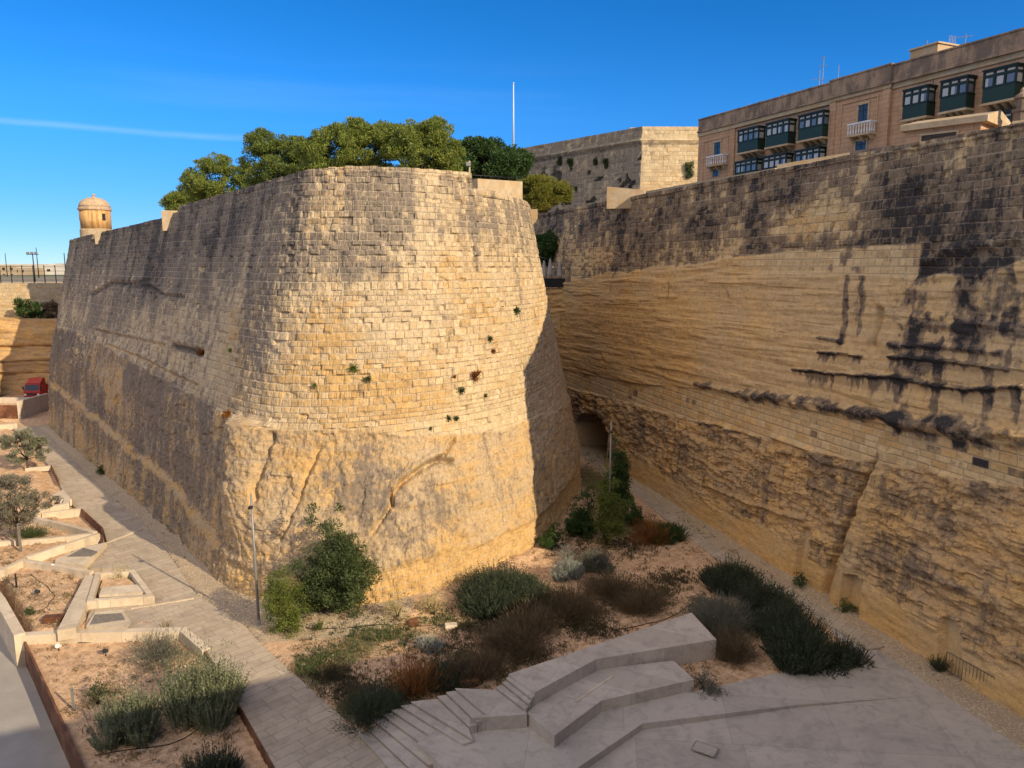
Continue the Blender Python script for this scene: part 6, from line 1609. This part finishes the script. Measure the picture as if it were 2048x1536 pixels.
def shrub(name, label, px, py, wpx, hpx, mat, kind, seed, group=None, cat='shrub', dens=1.0, stemmat=None, leaf=None, asp=1.0):
    b = on_ground(px, py); k = b.y / 0.95 / F_PX
    w, h = wpx * k, hpx * k * 1.06
    rs = np.random.RandomState(seed)
    e = empty(name, b, label, cat, group)
    base = np.array(b)
    nl_ = max(3, int(4 + 2.2 * w)) if kind != 'grassy' else max(2, int(2 + 1.5 * w))
    ang = rs.uniform(0, 2 * math.pi, nl_); rad_ = np.sqrt(rs.uniform(0, 1, nl_)) * 0.36 * w
    lob = [(np.array([math.cos(a) * r_, math.sin(a) * r_ * asp]), (0.55 + 0.5 * rs.uniform()) * (1 - 0.35 * (r_ / (0.36 * w)) ** 2)) for a, r_ in zip(ang, rad_)]
    lob[0] = (lob[0][0] * 0.2, 1.0)
    if kind == 'leafy':
        cl = []
        for (o_, hf) in lob:
            for _ in range(int(5 + 4 * min(h, 3))):
                u = rs.normal(size=3) * .42
                r = 0.085 * (w + h) / 2 * rs.uniform(.5, 1.5) + 0.05
                zc = h * hf * (0.52 + np.clip(u[2], -.9, .9) * .5)
                cl.append((base + np.array([o_[0] + u[0] * w * .26, o_[1] + u[1] * w * .26 * asp, max(zc, .06)]), (r, r, r * .8)))
        lf = leaf or 0.10
        crown_mesh('foliage', cl, 165 * dens * (0.10 / lf) ** 1.0, lf, mat, e, rs, up=0.25, aspect=0.5, shell=0.55)
    else:
        Vv, Fv, n0 = [], [], 0
        for (o_, hf) in lob:
            wl_, hl_ = w * 0.62, h * hf
            ns = max(12, int(dens * (26 + 60 * min(w * w / nl_ * 1.6, 3)) * (1.0 if kind == 'spiky' else 1.5)))
            az_ = rs.uniform(0, 2 * math.pi, ns); rr = np.sqrt(rs.uniform(0, 1, ns))
            tilt = rr * (0.75 if kind == 'spiky' else 0.9) * min(1.2, wl_ / hl_ * .7) + rs.uniform(-.15, .15, ns)
            d = np.stack([np.sin(tilt) * np.cos(az_), np.sin(tilt) * np.sin(az_) * asp, np.cos(tilt)], -1)
            root = base + np.stack([o_[0] + rr * np.cos(az_) * wl_ * .28, o_[1] + rr * np.sin(az_) * wl_ * .28, np.zeros(ns)], -1)
            Ln = hl_ * rs.uniform(.55, 1.15, ns) * (1 - 0.25 * rr ** 2)
            if kind == 'spiky':
                nl = 16; t = np.linspace(.03, 1.0, nl)
                bow = (d * np.array([1, 1, 0]))[:, None] * (Ln[:, None] * .18 * (1 - (1 - t[None]) ** 2))[..., None]
                C = (root[:, None] + d[:, None] * (Ln[:, None] * t[None])[..., None] - bow).reshape(-1, 3)
                D = np.repeat(d, nl, 0) * 0.9 + rs.normal(size=(ns * nl, 3)) * .55 + np.array([0, 0, .25]); L = (leaf or 0.115) * rs.uniform(.6, 1.35, ns * nl)
                V, Fq = quads(C, D, L, L * .34, rs)
            else:
                nl = 5; t = np.linspace(.12, .9, nl); bend = np.cumsum(np.ones((ns, nl)), 1) / nl
                C = (root[:, None] + d[:, None] * (Ln[:, None] * t[None])[..., None])
                C[..., :2] += (d[:, None, :2] * (bend ** 2)[..., None]) * h * .25
                C = C.reshape(-1, 3)
                D = np.repeat(d, nl, 0) + rs.normal(size=(ns * nl, 3)) * .22; L = np.repeat(Ln, nl) / nl * 1.5
                V, Fq = quads(C, D, L, np.full(len(L), leaf or 0.022) * rs.uniform(.6, 1.5, len(L)), rs)
            Vv.append(V); Fv.append(Fq + n0); n0 += len(V)
        np_mesh('foliage', to_local(np.concatenate(Vv), e), np.concatenate(Fv), mat, e)
    m = MB()
    for i in range(5):
        a = i * 1.26 + seed; limb(m, base - np.array([0, 0, .1]), base + np.array([math.cos(a) * w * .2, math.sin(a) * w * .2, h * .5]), 0.03 + .008 * w, 0.008, rs, 3)
    m.build('stem', stemmat or M_TRUNK, e, True)
    return e
SH = [
 ('small_leaf_tree', 'large bushy dark green shrub tree against the sunlit bastion foot', 664, 1222, 165, 205, L_BUSH, 'leafy', 31, 1.25, 0.13),
 ('bush', 'upright yellow-green bush beside the lamp post', 566, 1262, 92, 148, L_LIME, 'leafy', 32, 0.9, 0.10),
 ('rosemary_bush', 'big half-sunlit rosemary bush crowding the path edge', 405, 1432, 160, 150, L_ROSE, 'spiky', 33, 1.2, 0.15),
 ('rosemary_bush', 'rosemary bush in shadow next to the biggest one in the lower bed', 258, 1478, 116, 118, L_ROSE, 'spiky', 34, 1.0, 0.15),
 ('bush', 'low straggly grey-green bush at the back of the lower bed', 196, 1408, 78, 56, L_BUSH, 'leafy', 35, 0.5, 0.08),
 ('bush', 'sprawling green plant near the end of the pale retaining wall', 320, 1312, 130, 55, L_GREYB, 'grassy', 36, 0.5, None),
 ('rosemary_bush', 'rosemary bush cut by the bottom of the picture in the lower bed', 428, 1560, 100, 76, L_ROSED, 'spiky', 37, 1.4, None),
 ('bush', 'small leafy weed in the sunlit corner of the lower bed', 68, 1295, 30, 22, L_BUSH, 'leafy', 38, 0.5, 0.07),
 ('rosemary_hedge', 'dark rosemary at the far end of the clipped row by the rampart path', 1462, 1174, 118, 60, L_ROSED, 'spiky', 41, 2.0, None),
 ('rosemary_hedge', 'dark rosemary second from the far end of the row by the rampart path', 1522, 1226, 128, 74, L_ROSED, 'spiky', 42, 2.0, None),
 ('rosemary_hedge', 'dark rosemary in the middle of the row by the rampart path', 1574, 1284, 142, 88, L_ROSED, 'spiky', 43, 2.0, None),
 ('rosemary_hedge', 'rosemary with paler tips at the corner of the plaza', 1604, 1324, 128, 84, L_ROSED, 'spiky', 44, 2.0, None),
 ('rosemary_hedge', 'dark rosemary at the near end of the row on the plaza edge', 1668, 1324, 130, 72, L_ROSED, 'spiky', 45, 2.0, None),
 ('grey_bush', 'soft grey bush behind the pointed end of the seating terrace', 1440, 1256, 130, 66, L_GREYB, 'grassy', 46, 1.6, None),
 ('grey_bush', 'dry grey bush beside the end wall of the seating terrace', 1462, 1312, 90, 62, L_DRY, 'grassy', 47, 1.4, None),
 ('bush', 'dark bush in the nook between bench tier and plaza', 1412, 1376, 88, 74, L_GREYB, 'leafy', 48, 0.6, 0.08),
 ('juniper_bush', 'wide dark juniper at the edge of the sunlight below the bastion', 1010, 1204, 185, 74, L_ROSED, 'spiky', 51, 2.0, None),
 ('silver_bush', 'rounded silver bush next to the wide juniper', 1132, 1156, 62, 48, L_SILV, 'spiky', 52, 1.8, None),
 ('lavender_bush', 'grey-blue lavender behind the silver bush', 1196, 1138, 78, 44, L_GREYB, 'spiky', 53, 1.8, None),
 ('white_flower_bush', 'bush dotted with small pale flowers above the silver bush', 1132, 1122, 72, 40, L_SILV, 'leafy', 54, 0.25, 0.06),
 ('tall_shrub', 'tall narrow yellow-green shrub under the slim lamp post in shade', 1212, 1092, 66, 170, L_LIME, 'leafy', 55, 0.7, 0.13),
 ('tall_shrub', 'tall dark columnar shrub just beside the tunnel mouth', 1238, 1032, 62, 172, L_DARK, 'leafy', 56, 0.9, 0.14),
 ('tall_shrub', 'dark shrub between the tall columnar shrubs and the bastion', 1170, 1072, 80, 96, L_DARK, 'leafy', 57, 0.9, 0.13),
 ('bush', 'deep green bush by the bastion edge under its shadow', 1108, 1100, 60, 62, L_DARK, 'leafy', 58, 0.9, 0.12),
 ('dry_bush', 'reddish dry bush in shade beyond the silver bush', 1298, 1084, 80, 56, L_RUST, 'grassy', 59, 0.7, None),
 ('dark_bush', 'dark low bush along the pale rampart path', 1338, 1080, 80, 34, L_DARK, 'spiky', 60, 1.4, None),
 ('dark_bush', 'dark low bush where the pale rampart path begins', 1262, 1050, 50, 56, L_DARK, 'leafy', 61, 0.8, 0.12),
 ('yellow_bush', 'pale yellow bush at the foot of the sunlit rock', 796, 1236, 62, 58, L_STRAW, 'leafy', 62, 0.45, 0.08),
 ('yellow_bush', 'straw-coloured bush catching the last sun beside the pale yellow one', 866, 1220, 72, 52, L_STRAW, 'leafy', 63, 0.4, 0.08),
 ('rusty_bush', 'small rust-red plant behind the pale yellow bush', 826, 1182, 30, 36, L_RUST, 'grassy', 64, 0.5, None),
 ('dry_bush', 'bush with orange dead stems in the dark middle of the garden', 822, 1392, 110, 92, L_RUST, 'grassy', 65, 0.55, None),
 ('dry_bush', 'large dark brown bush just above the flight of steps', 738, 1440, 120, 74, L_ROSED, 'grassy', 66, 1.2, None),
 ('silver_bush', 'small blue-grey bush at the edge of the big shadow', 856, 1300, 62, 34, L_SILV, 'spiky', 67, 1.0, None),
 ('dry_bush', 'brown grassy bush behind the longest edge of the terrace', 955, 1356, 110, 66, L_DRY, 'grassy', 68, 1.0, None),
 ('dry_bush', 'brown grassy bush between two bare patches of soil', 1048, 1296, 120, 66, L_DRY, 'grassy', 69, 1.0, None),
 ('dry_bush', 'low brown bush in the centre of the shaded garden', 1056, 1256, 110, 60, L_DRY, 'grassy', 70, 0.9, None),
 ('dry_bush', 'low olive-brown bush below the wide juniper', 1140, 1224, 130, 54, L_DRY, 'grassy', 71, 0.9, None),
 ('dry_bush', 'flat dark bush on the open soil near the lavender', 1236, 1184, 130, 40, L_DRY, 'grassy', 72, 0.9, None),
 ('dry_bush', 'low dark bush on the slope above the pointed terrace end', 1300, 1216, 130, 42, L_DRY, 'grassy', 73, 0.9, None),
 ('dry_bush', 'dark grassy bush beside the sunlit weeds', 900, 1364, 90, 64, L_ROSED, 'grassy', 74, 0.9, None),
 ('dry_bush', 'small dark bush behind the upper steps', 868, 1376, 80, 46, L_ROSED, 'grassy', 75, 0.9, None),
 ('dry_bush', 'thin dark plant among pale stones in the shaded garden', 985, 1302, 90, 50, L_DRY, 'grassy', 76, 0.7, None),
 ('weed_clump', 'tall thin weeds growing in the square planter', 242, 1166, 40, 44, L_STRAW, 'grassy', 77, 0.35, None),
 ('weed_clump', 'low leafy weeds in the corner of the square planter', 262, 1170, 32, 20, L_BUSH, 'leafy', 78, 0.5, 0.07),
 ('weed_clump', 'green weeds under the dull olive tree behind the stake', 70, 1072, 70, 26, L_BUSH, 'grassy', 79, 0.6, None),
 ('weed_clump', 'dry weeds along the top of the pale retaining wall', 334, 1262, 40, 34, L_STRAW, 'grassy', 80, 0.2, None),
 ('ledge_shrub', 'dark leafy shrub on the far ledge beside the wall corner', None, 0, 0, 0, L_DARK, 'leafy', 81, 0.8, 0.16),
 ('green_shrub', 'fresh green ground plant on the gravel below the bushy shrub tree', 640, 1262, 26, 20, L_LIME, 'leafy', 84, 0.8, 0.07),
 ('dark_bush', 'dark tuft at the rampart foot beside the crowd barrier', 1882, 1340, 44, 30, L_ROSED, 'grassy', 85, 0.8, None),
 ('dark_bush', 'green tuft at the rampart foot behind the rosemary row', 1600, 1172, 40, 34, L_DARK, 'leafy', 86, 0.6, 0.09),
 ('dark_bush', 'low green tuft at the rampart foot near the slanting fissure', 1690, 1222, 52, 22, L_DARK, 'leafy', 87, 0.6, 0.08),
 ('weed_clump', 'dark weeds in the gravel at the foot of the shaded flank', 205, 948, 30, 20, L_BUSH, 'leafy', 88, 0.5, 0.1),
]
for (nm, lb_, px, py, w, h, mt, kd_, sd, dn, lf) in SH:
    if px is None: continue
    shrub(nm, lb_, px, py, w, h, mt, kd_, sd, None, 'weeds' if nm == 'weed_clump' else 'shrub', dn, None, lf)
# shrubs on the far ledge
for k, (px, w, h, mt, lb_) in enumerate([(48, 34, 40, L_DARK, 'dark leafy shrub on the far ledge beside the tall wall corner'), (76, 30, 36, L_DARK, 'dark shrub in the middle of the far ledge'), (106, 34, 36, L_DRY, 'brown dry shrub on the far ledge touching the bastion edge')]):
    b = Vector(AY(px, 634, 115.0)); b.z = 11.1
    e = empty('ledge_shrub', b, lb_, 'shrub'); rs = np.random.RandomState(90 + k); kk = 115.0 / F_PX; cl = []
    for _ in range(26):
        u, v, t = rs.uniform(-1, 1), rs.uniform(0, 1), rs.uniform(-1, 1)
        cl.append(((b.x + u * w * kk * .45 * (1 - .4 * v), b.y + t * .9, b.z + .2 + v * h * kk * .85), .5 * rs.uniform(.6, 1.2)))
    crown_mesh('foliage', cl, 110, 0.22, mt, e, rs); m = MB(); limb(m, b, b + Vector((0.1, 0, 1.2)), .08, .03, rs); m.build('stem', M_TRUNK, e, True)
# tufts rooted in the masonry
TF = [(708, 738, 24, L_LIME, 'pale green tuft on the left half of the prow masonry, upper of two'), (735, 757, 20, L_BUSH, 'dark green tuft just below the pale green tuft on the prow'), (632, 772, 14, L_LIME, 'tiny tuft near the shaded corner of the prow'), (947, 752, 30, L_RUST, 'large rust-brown dead tuft on the prow'), (919, 783, 20, L_BUSH, 'round green tuft below the rust-brown tuft'), (1031, 623, 22, L_DARK, 'dark spiky tuft highest on the prow'), (978, 678, 16, L_BUSH, 'small tuft above the reddish tuft'), (988, 702, 14, L_RUST, 'small reddish tuft below the highest tufts'), (896, 836, 16, L_BUSH, 'lower green tuft, first of a touching pair'), (911, 837, 16, L_BUSH, 'lower green tuft, second of a touching pair'), (970, 792, 12, L_DARK, 'tiny dark tuft beside the round green one'), (907, 753, 11, L_RUST, 'tiny brown tuft beside the rust-brown tuft'), (862, 856, 10, L_BUSH, 'lowest tiny tuft just above the rock'), (398, 705, 26, L_RUST, 'dark reddish tuft in a hollow of the shaded flank'), (460, 832, 26, L_RUST, 'reddish tuft beside the broken rock shoulder'), (462, 700, 12, L_DARK, 'small dark tuft on the shaded masonry')]
for k, (px, py, sz_, mt, lb_) in enumerate(TF):
    p, n = bw.point(px, py); rs = np.random.RandomState(120 + k); r = sz_ * p.y / F_PX * .5
    e = empty('wall_tuft', p, lb_, 'wall plant'); nn = 90
    d = rs.normal(size=(nn, 3)) * .7 + np.array(n) * 1.0 + np.array([0, 0, .15]); d /= np.linalg.norm(d, axis=1, keepdims=True)
    C = np.array(p) + d * (r * rs.uniform(.25, 1.0, nn))[:, None]; L = r * rs.uniform(.5, .9, nn); V, Fq = quads(C, d + rs.normal(size=(nn, 3)) * .3, L, L * .3, rs)
    np_mesh('foliage', to_local(V, e), Fq, mt, e)
# capers on the cavalier
for k, (px, py, w, h, lb_) in enumerate([(1376, 343, 9, 22, 'hanging green caper plant on the sunlit face of the cavalier'), (1140, 330, 8, 12, 'dark plant on the shaded face of the cavalier, mid-height'), (1120, 322, 6, 8, 'small dark plant next to the mid-height one on the shaded cavalier face'), (1190, 322, 5, 7, 'small dark plant close to the cavalier string course'), (1212, 328, 5, 8, 'small dark plant nearest the cavalier corner')]):
    p, n = cvw.point(px, py); e = empty('caper_plant', p, lb_, 'wall plant'); rs = np.random.RandomState(150 + k); kk = p.y / F_PX
    cl = [((p.x + rs.uniform(-1, 1) * w * kk * .6, p.y - .2, p.z + rs.uniform(-1, 1) * h * kk * .8), .35) for _ in range(14)]
    crown_mesh('foliage', cl, 120, 0.22, L_BUSH, e, rs, up=-.3)
# ground cover, stones and hoses
def scatter(n, pts_fn, seed):
    rs = np.random.RandomState(seed); out = []
    while len(out) < n:
        px, py = pts_fn(rs); b = on_ground(px, py); out.append(b)
    return out
def weeds_fn(rs):
    c = [(660, 1310, 60, 26), (730, 1265, 80, 26), (620, 1330, 30, 22), (800, 1280, 70, 24), (870, 1240, 70, 20), (1220, 1070, 90, 50), (760, 1400, 60, 40), (960, 1210, 110, 30), (1340, 1065, 70, 30), (1190, 960, 40, 60), (1000, 1340, 90, 30), (1130, 1230, 120, 30)]
    q = c[rs.randint(len(c))]; return q[0] + rs.normal() * q[2] * .6, q[1] + rs.normal() * q[3] * .6
def ok_soil(b): return -21 < b.x < 14 and b.z > -0.15 and b.y < 75
Cs, Ds, Ls = [], [], []
rs = np.random.RandomState(171)
for b in scatter(1500, weeds_fn, 170):
    if not ok_soil(b): continue
    for k in range(7):
        d = rs.normal(size=3) * .7 + np.array([0, 0, .9]); L = rs.uniform(.08, .24); d /= np.linalg.norm(d)
        Cs.append(np.array(b) + rs.normal(size=3) * np.array([.12, .12, 0]) + d * L * .5); Ds.append(d); Ls.append(L)
V, Fq = quads(np.array(Cs), np.array(Ds), np.array(Ls), np.array(Ls) * .25, rs)
tag(np_mesh('weeds', V, Fq, L_BUSH), 'low green weeds spreading over the garden soil', 'weeds', None, 'stuff')
Cs, Ds, Ls = [], [], []
rs = np.random.RandomState(176)
def dry_fn(rs):
    z = rs.randint(5)
    if z == 0: return rs.uniform(580, 1010), rs.uniform(1230, 1450)
    if z <= 2: return rs.uniform(900, 1560), rs.uniform(1090, 1350)
    if z == 3: return rs.uniform(50, 470), rs.uniform(1275, 1530)
    return rs.uniform(0, 190), rs.uniform(1030, 1255)
for b in scatter(2300, dry_fn, 175):
    if b.z < -1.0 or (-0.28 < b.z < -0.18) or RX(b.y) - b.x < 0.3: continue
    big = rs.uniform() ** 3
    for k in range(int(4 + 16 * big)):
        d = rs.normal(size=3) * .9 + np.array([0, 0, .7]); L = rs.uniform(.06, .16) + .22 * big; d /= np.linalg.norm(d)
        Cs.append(np.array(b) + rs.normal(size=3) * np.array([.06 + .14 * big, .06 + .14 * big, .01]) + np.abs(d) * np.array([0, 0, 1]) * L * .4); Ds.append(d); Ls.append(L)
V, Fq = quads(np.array(Cs), np.array(Ds), np.array(Ls), np.array(Ls) * .12 + .008, rs)
tag(np_mesh('dry_grass', V, Fq, L_DRYG), 'dry grass and dead stems littering the garden soil', 'dry grass', None, 'stuff')
Cs, Ds, Ls = [], [], []
rs = np.random.RandomState(186)
mats_ = [(1010, 1240, 80, 24), (1120, 1230, 90, 24), (1210, 1200, 80, 22), (1290, 1190, 70, 22), (930, 1300, 80, 30), (1040, 1310, 70, 22), (880, 1350, 70, 34), (780, 1400, 60, 36), (700, 1380, 50, 30), (1180, 1260, 60, 20), (1340, 1160, 50, 20), (960, 1260, 60, 20), (1420, 1220, 40, 24), (660, 1350, 40, 22), (1150, 1090, 60, 30), (1260, 1090, 60, 30)]
def mat_fn(rs):
    c = mats_[rs.randint(len(mats_))]; return c[0] + rs.normal() * c[2] * .55, c[1] + rs.normal() * c[3] * .55
for b in scatter(2600, mat_fn, 185):
    if b.z < -0.15 or RX(b.y) - b.x < 2.0: continue
    for k in range(9):
        d = rs.normal(size=3) * .8 + np.array([0, 0, .8]); L = rs.uniform(.10, .30); d /= np.linalg.norm(d)
        Cs.append(np.array(b) + rs.normal(size=3) * np.array([.13, .13, 0]) + np.abs(d) * np.array([0, 0, 1]) * L * .5); Ds.append(d); Ls.append(L)
V, Fq = quads(np.array(Cs), np.array(Ds), np.array(Ls), np.array(Ls) * .16 + .006, rs)
tag(np_mesh('ground_cover', V, Fq, L_MATS), 'dark brown-green ground cover matting the shaded garden', 'ground cover', None, 'stuff')
def any_soil(rs):
    z = rs.randint(6)
    if z == 0: return rs.uniform(600, 1000), rs.uniform(1230, 1440)
    if z == 1: return rs.uniform(950, 1500), rs.uniform(1100, 1330)
    if z == 2: return rs.uniform(50, 460), rs.uniform(1275, 1530)
    if z == 3: return rs.uniform(5, 170), rs.uniform(1130, 1250)
    if z == 4: return rs.uniform(1260, 1900), rs.uniform(960, 1400)
    return rs.uniform(100, 520), rs.uniform(900, 1290)
TP = np.array([[1, 0, -.3], [-.5, .87, -.3], [-.5, -.87, -.3], [0.1, 0, .8], [.6, .7, .2], [-.8, .1, .3]]); TF_ = [(0, 4, 3), (4, 1, 3), (1, 5, 3), (5, 2, 3), (2, 0, 3), (0, 1, 4), (1, 2, 5), (0, 2, 1)]
Vs, Fs = [], []; rs = np.random.RandomState(181)
for b in scatter(5200, any_soil, 180):
    if b.z < -1.0 or (-0.28 < b.z < -0.18): continue
    dxw = RX(b.y) - b.x
    if dxw < -0.2: continue
    s_ = rs.gamma(2.0, 0.016) + .015; R_ = np.array(Matrix.Rotation(rs.uniform(0, 6.28), 3, 'Z'))
    q = (TP * rs.uniform(.6, 1.3, 3) * s_) @ R_.T + np.array(b); n0 = len(Vs) * 6
    Vs.append(q); Fs += [tuple(i + n0 for i in f) for f in TF_]
tag(np_mesh('gravel', np.concatenate(Vs), Fs, M_PEB), 'loose pale stones lying on the soil', 'stones', None, 'stuff')
def hose(label, pxs):
    pts = []
    P3 = [on_ground(*p) for p in pxs]
    for i in range(len(P3) - 1):
        for k in range(6):
            a = P3[i].lerp(P3[i + 1], k / 6); a.z = ground_z(a.x, a.y) + .03; a.x += .05 * math.sin(i * 6 + k * 1.3); pts.append(a)
    tag(MB().tube(pts, 0.018, 5).build('irrigation_hose', M_BLACKR, None, True), label, 'hose')
hose('black irrigation hose snaking over the sunlit soil below the lamp post', [(585, 1252), (650, 1262), (720, 1255), (800, 1246), (880, 1252)])
hose('black irrigation hose crossing the dark lower bed', [(190, 1512), (260, 1500), (340, 1490), (420, 1450), (440, 1430)])
hose('black irrigation hose looping along the back of the lower bed', [(80, 1280), (160, 1286), (260, 1282), (350, 1276)])
hose('black irrigation hose winding across the largest soil bed', [(60, 1150), (90, 1170), (110, 1190), (95, 1215), (60, 1230)])
hose('black irrigation hose in the shaded garden above the seating terrace', [(1080, 1190), (1160, 1235), (1230, 1260), (1330, 1240), (1400, 1200)])
hose('black irrigation hose curving through the shaded beds by the steps', [(880, 1290), (960, 1310), (1040, 1300), (1120, 1270)])
def spot(px, py, label, mat=M_DARKM):
    b = on_ground(px, py); e = empty('garden_spotlight', b, label, 'spotlight')
    MB().tube([b, b + Vector((0, 0, .22))], .025, 6).build('spike', M_DARKM, e, True)
    M_ = Matrix.Translation(b + Vector((0, 0, .28))) @ Matrix.Rotation(1.1, 4, 'X')
    t = MB().lathe([(.05, -.14), (.10, -.12), (.12, .12), (.10, .14)], 12); MB().add([M_ @ Vector(p) for p in t.v], t.f).build('head', mat, e)
spot(76, 1192, 'dark garden spotlight in the middle of the largest soil bed')
spot(118, 1302, 'white-rimmed garden spotlight in the lower bed', M_WHITE)
spot(108, 1140, 'pale garden spotlight near the slanting planter kerb', M_WHITE)
spot(212, 1312, 'small dark garden spotlight beside the retaining wall')
def block(px, py, w, d, h, mat, label, rz=0.2, name='stone_block'):
    b = on_ground(px, py); M_ = Matrix.Translation(b) @ Matrix.Rotation(rz, 4, 'Z')
    tag(MB().bbox(-w / 2, w / 2, -d / 2, d / 2, -.1, h, .02, M_).build(name, mat), label, 'block')
block(902, 1256, 0.62, 0.4, 0.22, M_KERB, 'pale rectangular block lying on the shaded soil below the bastion')
block(826, 1246, 0.5, 0.4, 0.28, M_CORTEN, 'reddish block on the grass beside the yellow bushes')
block(938, 1370, 0.85, 0.5, 0.35, M_CORTEN, 'brown box half hidden behind the upper steps')
block(108, 1242, 1.0, 0.5, 0.3, M_CORTEN, 'reddish brown box in the corner of the largest soil bed')
